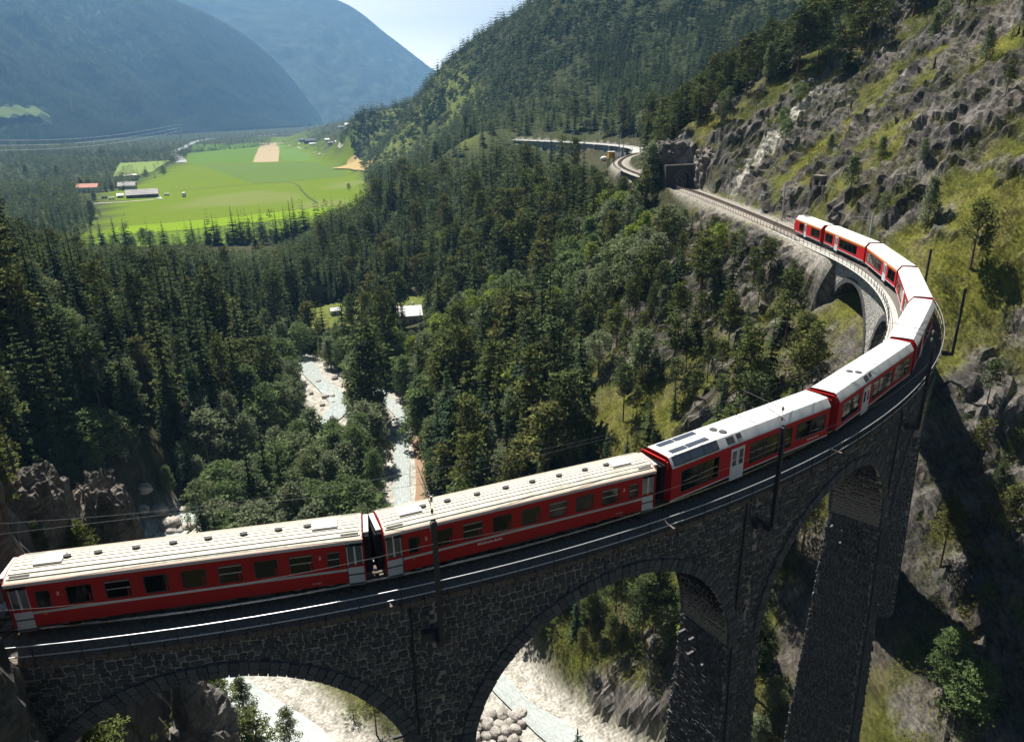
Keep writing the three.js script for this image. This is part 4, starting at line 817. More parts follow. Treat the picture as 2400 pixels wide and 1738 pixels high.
// ---------------------------------------------------------------- buildings
const H = { roofGrey: std(C(0.3, 0.275, 0.27), 0.7, { map: rep(grainTex, 0.2) }), roofRed: std(C(0.5, 0.2, 0.14), 0.75), roofDark: std(C(0.08, 0.085, 0.1), 0.7), roofPale: std(C(0.66, 0.66, 0.68), 0.5), wallWhite: std(C(0.72, 0.7, 0.66), 0.9), wallWood: std(C(0.09, 0.065, 0.045), 0.9), wallGrey: std(C(0.42, 0.4, 0.37), 0.9), pane: std(C(0.03, 0.035, 0.045), 0.15), wood: std(C(0.2, 0.12, 0.07), 0.9) };
function house(name, label, x, z, turn, L, D, h, rh, roofM, wallM, o = {}) {
  const t = thing(name, label, o.cat || 'house', [x, gy(x, z) - 0.4, z], turn, o.group);
  const s = new THREE.Shape([[-D / 2, 0], [D / 2, 0], [D / 2, h], [0, h + rh], [-D / 2, h]].map(([a, b]) => new THREE.Vector2(a, b)));
  mesh('wall', new THREE.ExtrudeGeometry(s, { depth: L, bevelEnabled: false }).translate(0, 0, -L / 2).rotateY(Math.PI / 2), wallM, t);
  const sl = Math.hypot(D / 2, rh) + (o.eave || 0.9), an = Math.atan2(rh, D / 2);
  for (const q of [1, -1]) { const r = mesh('roof', box(L + 1.6, 0.3, sl), roofM, t); r.position.set(0, h + rh - Math.sin(an) * sl / 2 + 0.32, q * Math.cos(an) * sl / 2); r.rotation.x = q * an; }
  for (let i = 0; i < (o.win || 0); i++) { const px = mix(-L / 2 + 2, L / 2 - 2, (i + 0.5) / o.win); for (let k = 0; k < (o.floors || 1); k++) { const w = mesh('window', box(1.5, 1.7, 0.12, px, 1.9 + k * 2.9, D / 2 + 0.02), H.pane, t); mesh('frame', frameRing(px - 0.85, px + 0.85, 0.95 + k * 2.9, 2.85 + k * 2.9, D / 2 + 0.08, 0.16, 0.1), H.wallWhite, w); } }
  if (o.door) mesh('door', box(o.door, Math.min(h - 0.4, 3.4), 0.15, -L * 0.2, Math.min(h - 0.4, 3.4) / 2 + 0.3, D / 2 + 0.04), o.doorM || H.wood, t);
  if (o.chimney) mesh('chimney', box(0.9, 2.2, 0.9, L * 0.2, h + rh * 0.85 + 0.8, -D * 0.12), H.wallGrey, t);
  return t;
}
house('long_barn', 'long grey-roofed barn with dark timber front on the near meadow', -424, -800, 0.4, 36, 17, 5, 5.2, H.roofGrey, H.wallWood, { cat: 'barn', door: 5, eave: 1.5 });
house('farmhouse', 'white farmhouse with a pink-red tiled roof left of the barn', -538, -884, 0.12, 27, 12, 8, 4.2, H.roofRed, H.wallWhite, { win: 4, floors: 2, chimney: true, door: 1.4 });
house('farm_shed', 'grey-roofed stone shed behind the farmyard tree', -508, -930, 0.3, 22, 14, 6, 4.6, H.roofGrey, H.wallGrey, { cat: 'barn', door: 3.5 });
house('farm_lean_to', 'small pale-roofed hut at the left gable of the barn', -452, -800, 0.4, 6, 8, 3.4, 1.6, H.roofPale, H.wallGrey, { cat: 'shed', door: 2 });
for (const [x, z, l, m] of [[-450, -775, 'pale round bale stack at the front left of the barn', H.roofPale], [-402, -818, 'white wagon at the back right corner of the barn', H.roofPale], [-467, -790, 'dark trailer in the farmyard behind the gravel drive', H.roofDark]]) {
  const t = thing('farm_wagon', l, 'wagon', [x, gy(x, z), z], 0.4); mesh('body', rbox(6, 2.2, 2.6, 0.25, 0, 1.9, 0), m, t); for (const [a, b] of [[-2, 1.3], [2, 1.3], [-2, -1.3], [2, -1.3]]) mesh('wheel', cyl(0.6, 0.6, 0.3, 12).rotateX(Math.PI / 2).translate(a, 0.6, b), M.dark, t);
}
{ const t = thing('water_tank', 'pale round tank standing alone on the meadow right of the barn', 'tank', [-372, gy(-372, -800), -800]); mesh('body', cyl(2.4, 2.4, 4.2, 16, 0, 2.8, 0), H.roofPale, t); mesh('cap', new THREE.SphereGeometry(2.4, 14, 6, 0, 6.3, 0, 1.57).scale(1, 0.4, 1).translate(0, 4.9, 0), H.roofPale, t); mesh('base', cyl(2.5, 2.6, 0.7, 16, 0, 0.35, 0), H.wallGrey, t); }
const hamlet = [
  [-690, -2560, 0.5, 26, 14, 7, 5, 'roofDark', 'wallWood', 'dark gabled barn farthest left in the hamlet'], [-600, -2300, 0.5, 34, 18, 8, 8, 'roofDark', 'wallWood', 'tall dark gabled barn at the centre of the hamlet'],
  [-560, -2190, 0.4, 26, 12, 3, 2, 'roofPale', 'wallGrey', 'low white-roofed shed in front of the tall dark barn'], [-660, -2400, 0.3, 10, 8, 3, 2, 'roofPale', 'wallWhite', 'small pale hut left of the white-roofed shed'],
  [-470, -1990, 0.4, 12, 9, 3.5, 2.5, 'roofPale', 'wallWood', 'small pale-roofed house along the hamlet lane'], [-440, -1900, 0.4, 13, 9, 4, 3, 'roofGrey', 'wallWood', 'grey-roofed house half hidden by lane trees'],
  [-395, -1790, 0.4, 15, 10, 4.5, 3, 'roofPale', 'wallWood', 'pale-roofed house above the crop field'], [-350, -1700, 0.3, 15, 11, 5, 3.5, 'roofPale', 'wallWhite', 'white house with a bright roof by the lane bend'],
  [-320, -1610, 0.3, 14, 10, 3.5, 2.5, 'roofPale', 'wallWood', 'last low house at the right end of the lane'], [-480, -2250, 0.2, 26, 12, 6, 4, 'roofDark', 'wallWhite', 'long dark-roofed house higher on the slope'],
  [-440, -2150, 0.2, 20, 12, 6, 4, 'roofPale', 'wallWhite', 'pink-walled house beside the long dark roof'], [-390, -2000, 0.2, 16, 8, 3, 1.5, 'roofPale', 'wallGrey', 'flat pale roof among the trees on the slope'],
];
for (const [x, z, turn, L, D, h, rh, r, w, l] of hamlet) house('hamlet_house', l, x, z, turn, L, D, h, rh, H[r], H[w], { win: 3, group: 'houses of the hamlet' });
house('valley_house', 'white-roofed house among the spruces behind the river', -8.5, -178, 0.2, 9.5, 8, 4.2, 3, H.roofPale, H.wallGrey, { win: 3, chimney: true, door: 1.1, eave: 0.8 });
house('meadow_hut', 'tiny pale hut alone on the small riverside clearing', -43.5, -189, 0.5, 3.2, 2.8, 1.7, 0.9, H.roofPale, H.wallWhite, { cat: 'hut', door: 0.9, eave: 0.3 });
// ---------------------------------------------------------------- power line
{
  const x = -1150, z = -2618, y = gy(x, z), t = thing('power_pylon', 'tall lattice pylon standing at the left end of the meadows', 'pylon', [x, y, z], 0.6), h = 78, m = std(C(0.3, 0.33, 0.36), 0.6, { metalness: 0.4 }), g = [];
  const w = (k) => mix(5, 0.9, Math.min(1, k * 1.1));
  for (const [sx, sz] of [[1, 1], [1, -1], [-1, -1], [-1, 1]]) g.push(bar(V3(sx * w(0), 0, sz * w(0)), V3(sx * w(1), h, sz * w(1)), 0.35, 4));
  for (let k = 0; k < 12; k++) for (const s of [1, -1]) { const a = k / 12, b = (k + 1) / 12; g.push(bar(V3(-w(a), a * h, s * w(a)), V3(w(b), b * h, s * w(b)), 0.2, 4), bar(V3(s * w(a), a * h, -w(a)), V3(s * w(b), b * h, w(b)), 0.2, 4)); }
  mesh('lattice', g, m, t);
  for (const [yy, l] of [[h * 0.95, 8], [h * 0.8, 11], [h * 0.66, 9]]) mesh('cross_arm', [bar(V3(-l, yy, 0), V3(l, yy, 0), 0.35, 4), bar(V3(-l, yy, 0), V3(0, yy + 3, 0), 0.2, 4), bar(V3(l, yy, 0), V3(0, yy + 3, 0), 0.2, 4)], m, t);
  const wires = [];
  for (const [yy, l] of [[h * 0.95, 8], [h * 0.8, 11], [h * 0.66, 9]]) {
    const a = V3(x - l, y + yy, z), b = V3(-1150 + (l - 9) * 3, y + yy + 8, -1280), c = []; for (let i = 0; i <= 12; i++) { const p = a.clone().lerp(b, i / 12); p.y -= 26 * Math.sin(Math.PI * i / 12); c.push(p); } wires.push(c);
  }
  wires.forEach((c, i) => tag(mesh('power_line', tube(c, 0.34, 4, 40), std(C(0.6, 0.62, 0.66), 0.4)), ['highest power line sagging left from the lattice pylon', 'middle power line sagging left from the lattice pylon', 'lowest power line sagging left from the lattice pylon'][i], 'power line', 'wires of the pylon'));
}
// ---------------------------------------------------------------- far bridge with its wall, tunnel portal, railings along the line
{
  const b = thing('railway_bridge', 'long pale concrete railway gallery curving along the wooded slope beyond the tunnel', 'bridge');
  const grey = std(C(0.34, 0.36, 0.39), 0.9, { map: grainTex });
  mesh('wall', ribbon(368, 535, 3, [[-4.6, -0.3], [-4.8, -9.5], [-5.0, -18]], 4), grey, b);
  mesh('deck_edge', ribbon(300, 538, 3, [[-2.3, -0.22], [-5.3, -0.22], [-5.3, -1.15], [-4.4, -1.15]], 4), M.concrete, b);
  mesh('deck', ribbon(300, 538, 3, [[-2.6, -0.28], [-1.3, -0.12], [1.3, -0.12], [3.4, -0.28]], 4), M.concrete, b);
  for (let s = 376; s < 530; s += 24) { const { p, t } = linePoint(s), r = V3(-t.z, 0, t.x); p.addScaledVector(r, -5.3); const m = mesh('pillar', mergeGeometries([rbox(1.3, 14, 1.1, 0.08, 0, -8, 0), rbox(1.9, 0.9, 1.5, 0.08, 0, -1.2, 0)].map((g) => (g.index ? g.toNonIndexed() : g))), M.concrete, b); m.position.copy(p); m.rotation.y = Math.atan2(-t.z, t.x); }
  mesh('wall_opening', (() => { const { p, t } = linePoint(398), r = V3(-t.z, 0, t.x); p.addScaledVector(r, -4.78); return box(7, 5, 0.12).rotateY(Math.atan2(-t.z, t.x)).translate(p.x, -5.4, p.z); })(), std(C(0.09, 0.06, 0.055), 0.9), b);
  const rail = [], rm = M.galv; for (const y of [0.3, 0.85]) { const pts = []; for (let s = 300; s < 536; s += 5) { const { p, t } = linePoint(s), r = V3(-t.z, 0, t.x); p.addScaledVector(r, -5.2); p.y = y; pts.push(p); } rail.push(tube(pts, 0.05, 4, 90)); }
  for (const g of rail) mesh('handrail', g, rm, b);
  for (let s = 300; s < 536; s += 6) { const { p, t } = linePoint(s), r = V3(-t.z, 0, t.x); p.addScaledVector(r, -5.2); const m = mesh('railing_post', box(0.09, 1.2, 0.09), rm, b); m.position.set(p.x, 0.3, p.z); }
  [[292, 2.6], [318, 2.6], [345, 2.8], [372, 2.8], [400, 2.8], [430, 2.8], [465, 2.8], [500, 2.8], [262, -3.2], [275, -3.2]].forEach(([s, o], k) => { const { p, t } = linePoint(s), r = V3(-t.z, 0, t.x); p.addScaledVector(r, o); mast([p.x, -0.3, p.z], Math.atan2(r.x * Math.sign(o), r.z * Math.sign(o)), 'slim pale mast along the railway beyond the tunnel', { pale: true, base: -0.3, h: 8.5, arm: Math.abs(o) + 0.2, w: 0.26, group: 'masts beyond the tunnel' }); });
  // railing and retaining wall between the train and the tunnel
  const f = thing('trackside_railing', 'brown metal railing along the valley side of the track before the tunnel', 'railing');
  const rust = std(C(0.2, 0.13, 0.1), 0.7);
  for (const y of [0.1, 0.62]) { const pts = []; for (let s = 16; s < 114; s += 4) { const { p, t } = linePoint(s); p.addScaledVector(V3(-t.z, 0, t.x), -2.75); p.y = y; pts.push(p); } mesh('rail', tube(pts, 0.045, 4, 60), rust, f); }
  for (let s = 16; s < 114; s += 2) { const { p, t } = linePoint(s); p.addScaledVector(V3(-t.z, 0, t.x), -2.75); const m = mesh('post', box(0.08, 1.4, 0.08), rust, f); m.position.set(p.x, -0.05, p.z); }
  const f2 = thing('curve_railing', 'dark railing round the outside of the short curve after the tunnel', 'railing');
  for (const y of [0.1, 0.62]) { const pts = []; for (let s = 186; s < 300; s += 4) { const { p, t } = linePoint(s); p.addScaledVector(V3(-t.z, 0, t.x), -2.9); p.y = y; pts.push(p); } mesh('rail', tube(pts, 0.05, 4, 60), M.iron, f2); }
  for (let s = 186; s < 300; s += 3) { const { p, t } = linePoint(s); p.addScaledVector(V3(-t.z, 0, t.x), -2.9); const m = mesh('post', box(0.09, 1.5, 0.09), M.iron, f2); m.position.set(p.x, -0.1, p.z); }
  const wm = std(C(0.3, 0.265, 0.23), 0.95, { map: grainTex, bumpMap: bumpTex, bumpScale: 0.1 });
  tag(mesh('retaining_wall', ribbon(14, 118, 2, [[-2.2, -0.5], [-2.95, -0.5], [-3.0, -0.85], [-2.85, -0.9], [-3.2, -6], [-3.6, -12]], 3), wm), 'brown stone retaining wall carrying the track towards the tunnel', 'retaining wall');
  tag(mesh('retaining_wall', ribbon(184, 300, 2, [[-2.2, -0.5], [-3.0, -0.5], [-3.05, -0.9], [-3.3, -6], [-3.6, -9]], 3), wm), 'stone wall under the short curve after the tunnel', 'retaining wall');
  // tunnel portal
  const { p: pp, t: pt } = linePoint(113), tun = thing('tunnel_portal', 'dark stone tunnel portal in the rock spur', 'tunnel', [pp.x, -0.6, pp.z], Math.atan2(-pt.x, -pt.z));
  const face = new THREE.Shape([[-5.4, -9], [4.4, -9], [4.4, 7.4], [-5.4, 7.0]].map(([a, b]) => new THREE.Vector2(a, b))), hole = new THREE.Path(); hole.moveTo(-2.3, -0.5); hole.lineTo(2.3, -0.5); hole.lineTo(2.3, 3); hole.absarc(0, 3, 2.3, 0, Math.PI, false); hole.lineTo(-2.3, -0.5); face.holes.push(hole);
  const dark = std(C(0.1, 0.095, 0.09), 0.95, { map: grainTex, bumpMap: bumpTex, bumpScale: 0.1 });
  mesh('wall', new THREE.ExtrudeGeometry(face, { depth: 14, bevelEnabled: false, curveSegments: 10 }).translate(0, 0, -14), dark, tun);
  for (let k = 0; k < 17; k++) { const w = Math.PI * (k + 0.5) / 17, m = mesh('voussoir', rbox(0.46, 0.75, 0.4, 0.04), M.ring[k % 3], tun); m.position.set(2.68 * Math.cos(w), 3 + 2.68 * Math.sin(w), 0.06); m.rotation.z = w - Math.PI / 2; }
  mesh('coping', rbox(10.4, 0.4, 0.9, 0.06, -0.5, 7.35, 0.05).rotateZ(0.02), wm, tun);
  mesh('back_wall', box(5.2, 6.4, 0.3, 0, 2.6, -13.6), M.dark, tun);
  // yellow cabin, signal box, platform
  { const x = 90.5, z = -268, t = thing('site_cabin', 'ochre site cabin with white roof beside the short curve', 'cabin', [x, -1.2, z], 0.15); mesh('body', rbox(3.4, 3.2, 3, 0.05, 0, 1.9, 0), std(C(0.5, 0.27, 0.03), 0.6), t); mesh('roof', rbox(3.7, 0.25, 3.3, 0.05, 0, 3.62, 0), H.wallWhite, t); mesh('stilts', [box(0.3, 6, 0.3, -1.4, -2.6, 1.2), box(0.3, 6, 0.3, 1.4, -2.6, 1.2), box(0.3, 6, 0.3, -1.4, -2.6, -1.2), box(0.3, 6, 0.3, 1.4, -2.6, -1.2)], M.dark, t); mesh('door', box(0.9, 2, 0.06, 0.8, 1.5, 1.52), H.wood, t); const p = thing('material_pile', 'white tarpaulin bundle left of the ochre cabin', 'bundle', [86.5, -1.6, -267]); mesh('cover', new THREE.SphereGeometry(1.5, 12, 8).scale(1.2, 0.9, 1).translate(0, 0.6, 0), H.wallWhite, p); mesh('pallet', box(3.2, 0.3, 2.6, 0, -0.6, 0), H.wood, p); }
  { const t = thing('signal_box', 'small grey control box on a post beside the track', 'signal box', [98.9, -0.6, -56]); mesh('post', cyl(0.09, 0.11, 3.2, 8, 0, 1.6, 0), M.galv, t); mesh('cabinet', rbox(1.0, 1.1, 0.5, 0.04, 0, 3.5, 0), std(C(0.3, 0.31, 0.32), 0.6), t); mesh('lid', rbox(1.1, 0.08, 0.6, 0.02, 0, 4.1, 0), M.galv, t); }
  { const x = 99, z = -133, y = gy(99, -133) + 0.5, t = thing('lookout_platform', 'small wooden lookout platform on the spur above the tunnel', 'platform', [x, y, z], 0.2); mesh('floor', rbox(4.2, 0.25, 2.4, 0.03, 0, 0, 0), H.wood, t); for (let k = 0; k < 5; k++) mesh('post', box(0.12, 1.2, 0.12, -2 + k, 0.6, 1.1), H.wood, t); mesh('handrail', box(4.2, 0.12, 0.1, 0, 1.2, 1.1), H.wood, t); mesh('support', [box(0.2, 3, 0.2, -1.8, -1.5, 0.9), box(0.2, 3, 0.2, 1.8, -1.5, 0.9)], H.wood, t); }
  { const z = -33, x = 102.3, t = thing('rock_shed', 'small stone culvert house set in the rock behind the front car', 'culvert', [x, gy(x, z) - 0.5, z], -1.2); t.scale.setScalar(0.62); const s = new THREE.Shape([[-2, 0], [2, 0], [2, 3.4], [-2, 3.4]].map(([a, b]) => new THREE.Vector2(a, b))), q = new THREE.Path([[-1, 0.1], [1, 0.1], [1, 2.5], [-1, 2.5]].map(([a, b]) => new THREE.Vector2(a, b))); s.holes.push(q); mesh('wall', new THREE.ExtrudeGeometry(s, { depth: 2.4, bevelEnabled: false }).translate(0, 0, -2.4), wm, t); mesh('roof', rbox(4.4, 0.3, 2.8, 0.05, 0, 3.5, -1.2), wm, t); }
}
{ // charred stumps and snags left on the open slope
  const bark = std(C(0.045, 0.038, 0.034), 0.95), spots = [[134, -52, 2.6, 'dark broken stump high on the open slope'], [112, -96, 1.8, 'short dark stump beside the pale rock sheet'], [118, -88, 2.2, 'leaning dark snag above the pale rock sheet'], [140, -34, 1.6, 'small stump right of the pale scar'], [126, -74, 1.9, 'dark stump in the middle of the grassy strip'], [150, -70, 2.8, 'tall bare snag below the upper bushes']];
  for (const [x, z, h, l] of spots) { const t = thing('tree_stump', l, 'stump', [x, gy(x, z) - 0.3, z], R(0, 6)); mesh('trunk', new THREE.CylinderGeometry(0.16, 0.34, h, 7, 3).translate(0, h / 2, 0), bark, t); mesh('broken_top', new THREE.ConeGeometry(0.15, 0.7, 5).rotateZ(0.3).translate(0.05, h + 0.25, 0), bark, t); mesh('root', [bar(V3(0, 0.5, 0), V3(0.8, 0, 0.3), 0.11, 5), bar(V3(0, 0.5, 0), V3(-0.6, 0, 0.5), 0.1, 5), bar(V3(0, 0.4, 0), V3(0.1, 0, -0.8), 0.1, 5)], bark, t); }
}
// ---------------------------------------------------------------- rock masses by the left tunnel, boulders
const rockMat = std(0xffffff, 0.95, { vertexColors: true, map: grainTex, bumpMap: bumpTex, bumpScale: 0.12 });
function rockGeo(sx, sy, sz, k, det = 24, tone = 1, warm = 0) {
  let g = new THREE.SphereGeometry(1, det, Math.round(det * 0.8)); const p = g.attributes.position, K = [], v = V3(0, 0, 0), c = new THREE.Color();
  for (let i = 0; i < p.count; i++) {
    v.fromBufferAttribute(p, i); const s = Math.max(sx, sy, sz);
    const X = v.x * sx, Y = v.y * sy, Z = v.z * sz, n = 0.42 * (ridge(X / (s * 0.4) + k, Y / (s * 0.7), Z / (s * 0.4), 5) - 0.4) + 0.26 * fbm(X / (s * 0.14) + k, Y / (s * 0.24), Z / (s * 0.14), 4);
    const q = Math.pow(Math.max(Math.abs(v.x), Math.abs(v.y), Math.abs(v.z)), -0.45), r = q * (1 + n);
    p.setXYZ(i, X * r, Y * r, Z * r);
    const m = fbm(X / 5 + k, Y / 8, Z / 5, 4); c.setRGB(0.25, 0.235, 0.22).multiplyScalar(tone * (0.85 + 1.1 * m)); if (warm) c.lerp(C(0.34, 0.25, 0.19), warm * clamp(0.5 + m * 2)); K.push(c.r, c.g, c.b);
  }
  g.setAttribute('color', new THREE.Float32BufferAttribute(K, 3)); const uv = g.attributes.uv; for (let i = 0; i < uv.count; i++) uv.setXY(i, (p.getX(i) + p.getZ(i)) / 7, (p.getY(i) + p.getZ(i) * 0.4) / 7);
  if (det > 30) { g = g.toNonIndexed(); }
  g.computeVertexNormals(); return g;
}
function crag(x, y, z, sx, sy, sz, k, label, tone = 1, warm = 0, det = 56) { const m = mesh('rock_crag', rockGeo(sx, sy, sz, k, det, tone, warm), rockMat); m.position.set(x, y, z); return tag(m, label, 'rock'); }
crag(7.6, -9, 99.9, 4.6, 17, 2.6, 1, 'dark cliff at the lower left corner beside the viaduct abutment', 0.6);
crag(2.5, 1, 91, 4.4, 12, 2.2, 14, 'dark rock over the tunnel at the very left end of the train', 0.6);
crag(-11.2, -3, 71, 2.6, 12, 3.2, 2, 'dark rock face at the left edge above the coach roof', 0.55);
crag(-11.8, -14, 63, 2.1, 6, 2.2, 3, 'grey crag left of the train, behind its roof', 0.6, 0.1);
crag(-14.2, -17, 58, 2.0, 7, 2.2, 4, 'narrow rock tower beside the grey crag', 0.75, 0.1);
crag(-21, -30, 42, 2.2, 8, 2.2, 5, 'slender brown rock needle near the river boulders', 0.85, 0.5);
crag(-15, -26, 47, 2.6, 9, 2.6, 6, 'grey rock tower right of the narrow one', 0.7, 0.2);
crag(3, -44, 68, 3, 14, 3, 9, 'shadowed rock shoulder seen through the left arch', 0.8);
crag(92, 9.5, -123, 6.5, 4.2, 6, 11, 'rough rock brow right above the tunnel mouth', 1.0, 0.4);
crag(100, 5, -112, 4, 6.5, 6, 12, 'pale rock buttress at the right of the tunnel mouth', 1.35, 0.5);
crag(104, 9, -119, 5, 6, 5, 13, 'overhanging rock above the right side of the tunnel mouth', 1.1, 0.5);
{
  const shapes = [0, 1, 2, 3].map((k) => rockGeo(1, 0.7, 0.85, 20 + k, 12, 1.9, 0.15));
  const put = (n, f, label, group, cat = 'boulder') => { for (let i = 0; i < n; i++) { const [x, z, s] = f(i); const m = mesh('boulder', shapes[i % 4], rockMat); m.position.set(x, gy(x, z) + s * 0.25, z); m.scale.setScalar(s); m.rotation.set(R(-0.3, 0.3), R(0, 6), R(-0.3, 0.3)); tag(m, label, cat, group); } };
  put(26, () => [R(-56, -38), R(-26, -4), R(0.7, 2.4)], 'pale boulder heaped on the riverbank behind the train roof', 'boulders on the left riverbank');
  put(34, (i) => [29 + (i % 6) * 1.5 + R(-0.4, 0.4) - 1.6 * Math.floor(i / 6) * 0.3, 40 + Math.floor(i / 6) * 1.5 + R(-0.4, 0.4), R(0.7, 1.05)], 'pale angular block of the stone bank protecting the pier foot', 'blocks at the pier foot');
  put(14, () => [R(-34, -15), R(-130, -80), R(0.5, 1.3)], 'grey boulder lying in the pale river', 'boulders in the river');
}
// ---------------------------------------------------------------- trees
const leafMat = (c, tr = 0.35) => new THREE.MeshPhysicalMaterial({ color: c, roughness: 0.95, specularIntensity: 0.12, transmission: tr, thickness: 0, side: THREE.DoubleSide, vertexColors: true });
const LM = {
  spruce: [C(0.038, 0.056, 0.02), C(0.052, 0.072, 0.024), C(0.034, 0.052, 0.022), C(0.03, 0.052, 0.03), C(0.062, 0.074, 0.022)].map((c) => leafMat(c, 0.14)),
  pine: [C(0.085, 0.105, 0.03), C(0.1, 0.115, 0.033), C(0.075, 0.098, 0.033), C(0.1, 0.105, 0.034), C(0.062, 0.085, 0.034)].map((c) => leafMat(c, 0.2)),
  broadleaf: [C(0.15, 0.185, 0.09), C(0.17, 0.2, 0.115), C(0.12, 0.17, 0.065)].map((c) => leafMat(c, 0.45)),
  bright: [C(0.17, 0.23, 0.04), C(0.19, 0.24, 0.045)].map((c) => leafMat(c, 0.45)),
  shrub: [C(0.11, 0.135, 0.035), C(0.15, 0.155, 0.035), C(0.09, 0.12, 0.04)].map((c) => leafMat(c, 0.4)),
  white: leafMat(C(1, 1, 1), 0.2),
  bark: std(C(0.085, 0.065, 0.05), 0.95), pineBark: std(C(0.15, 0.09, 0.06), 0.95), paleBark: std(C(0.2, 0.18, 0.155), 0.95),
};
function soupN(tris, cols) { const g = new THREE.BufferGeometry(); g.setAttribute('position', new THREE.Float32BufferAttribute(tris, 3)); g.setAttribute('color', new THREE.Float32BufferAttribute(cols, 3)); g.computeVertexNormals(); return g; }
class Soup { constructor() { this.p = []; this.c = []; } tri(a, b, c, k) { this.p.push(...a, ...b, ...c); const w = Math.max(0.2, k); this.c.push(w, w, w * 0.95, w, w, w * 0.95, w, w, w * 0.95); } geo() { return soupN(this.p, this.c); } }
// conifers are built one metre high; the copies scale them
function spruceCrown(k, levels, per, seg, thin = 1, slim = 1) {
  const s0 = seed; seed = 5000 + k * 131; const S = new Soup(), lean = R(-0.01, 0.01);
  for (let l = 0; l < levels; l++) {
    const t = (l + R(-0.3, 0.3)) / levels, y0 = 0.08 + 0.9 * t, env = (0.155 * slim) * Math.pow(1 - t, 0.8) + 0.008;
    const n = Math.max(4, Math.round(per * (1 - 0.35 * t)));
    for (let b = 0; b < n; b++) {
      if (rnd() > thin) continue;
      const az = (b + R(-0.35, 0.35)) / n * 2 * Math.PI + l * 1.7, r = env * R(0.68, 1.22), ca = Math.cos(az), sa = Math.sin(az), tone = R(0.6, 1.4), droop = R(0.28, 0.55) * (1 - 0.5 * t), lift = R(0.05, 0.18);
      const ax = (u) => { const d = r * u, y = y0 - d * droop + lift * r * u * u; return [lean * y0 + ca * d, y, sa * d]; };
      for (let i = 0; i < seg; i++) {
        const u0 = i / seg * 0.92 + 0.04, u1 = (i + 1) / seg, a = ax(u0), c = ax(u1), w = r * 0.34 * (1.05 - 0.75 * u0) * R(0.75, 1.25) + 0.004;
        for (const q of [1, -1]) { const m = ax(Math.min(1, u0 + 0.62 / seg + 0.1)); S.tri(a, c, [m[0] - q * sa * w, m[1] - w * R(0.35, 0.8), m[2] + q * ca * w], tone * R(0.85, 1.15)); }
        if (i < seg - 1) S.tri(a, c, [(a[0] + c[0]) / 2, (a[1] + c[1]) / 2 - r * R(0.16, 0.3), (a[2] + c[2]) / 2], tone * 0.9);
      }
    }
  }
  S.tri([-0.006, 0.95, 0], [0.006, 0.95, 0], [lean, 1.0, 0], 1.1); S.tri([0, 0.95, -0.006], [0, 0.95, 0.006], [lean, 1.0, 0], 1.1);
  seed = s0; return S.geo();
}
const trunkGeo = (h, r0, r1, n = 6) => { const g = new THREE.CylinderGeometry(r1, r0, h, n, 1, true); g.translate(0, h / 2 - 0.03, 0); return g; };
function clump(S, x, y, z, rx, ry, n, size, tone) {
  for (let i = 0; i < n; i++) {
    const a = R(0, 6.283), cz = R(-1, 1), q = Math.sqrt(1 - cz * cz), f = Math.cbrt(R(0.25, 1)), px = x + rx * f * q * Math.cos(a), py = y + ry * f * cz, pz = z + rx * f * q * Math.sin(a);
    const d1 = V3(R(-1, 1), R(-0.6, 0.6), R(-1, 1)).normalize().multiplyScalar(size * R(0.7, 1.4)), d2 = V3(R(-1, 1), R(-0.8, 0.8), R(-1, 1)).normalize().multiplyScalar(size * R(0.5, 1));
    S.tri([px, py, pz], [px + d1.x + d2.x * 0.5, py + d1.y + d2.y * 0.5, pz + d1.z + d2.z * 0.5], [px + d1.x - d2.x, py + d1.y - d2.y, pz + d1.z - d2.z], tone * R(0.75, 1.25));
  }
}
function pineCrown(k, clumps, leaves, size = 0.03) {
  const s0 = seed; seed = 7000 + k * 97; const S = new Soup(), low = R(0.3, 0.5);
  for (let i = 0; i < clumps; i++) {
    const t = (i + R(0, 1)) / clumps, y = low + (0.97 - low) * t, env = 0.175 * Math.pow(Math.max(0, 1 - t), 0.62) * (0.7 + 0.45 * Math.min(1, t * 5)) + 0.016, a = i * 2.4 + R(-0.5, 0.5), r = env * R(0.25, 1.05);
    clump(S, Math.cos(a) * r, y + R(-0.02, 0.02), Math.sin(a) * r, 0.055 + 0.03 * rnd(), 0.026, leaves, size, R(0.75, 1.25));
  }
  seed = s0; return S.geo();
}
function leafCrown(k, clumps, leaves, wide, low, pointed = 0, size = 0.036) {
  const s0 = seed; seed = 9000 + k * 53; const S = new Soup();
  const lobes = []; for (let i = 0; i < 7; i++) lobes.push([R(0, 6.28), R(0.2, 1), R(0.6, 1.15)]);
  for (let i = 0; i < clumps; i++) {
    const t = Math.pow((i + R(0, 1)) / clumps, 0.85), y = low + (0.95 - low) * t, a = i * 2.399 + R(-0.4, 0.4);
    let lobe = 0.8; for (const [la, ly, lr] of lobes) lobe += 0.35 * (lr - 0.8) * Math.max(0, Math.cos(a - la)) * Math.max(0, 1 - Math.abs(t - ly) * 2.5);
    const env = wide * lobe * (pointed ? Math.pow(1 - t, 0.7) * 1.05 + 0.05 : Math.sqrt(Math.max(0.02, 1 - Math.pow(2 * t - 0.78, 2) / 1.5))), r = env * (rnd() < 0.7 ? R(0.7, 1.05) : R(0.1, 0.7));
    clump(S, Math.cos(a) * r, y, Math.sin(a) * r, 0.085 * R(0.7, 1.3), 0.05 * R(0.7, 1.3), leaves, size, R(0.72, 1.28));
  }
  seed = s0; return S.geo();
}
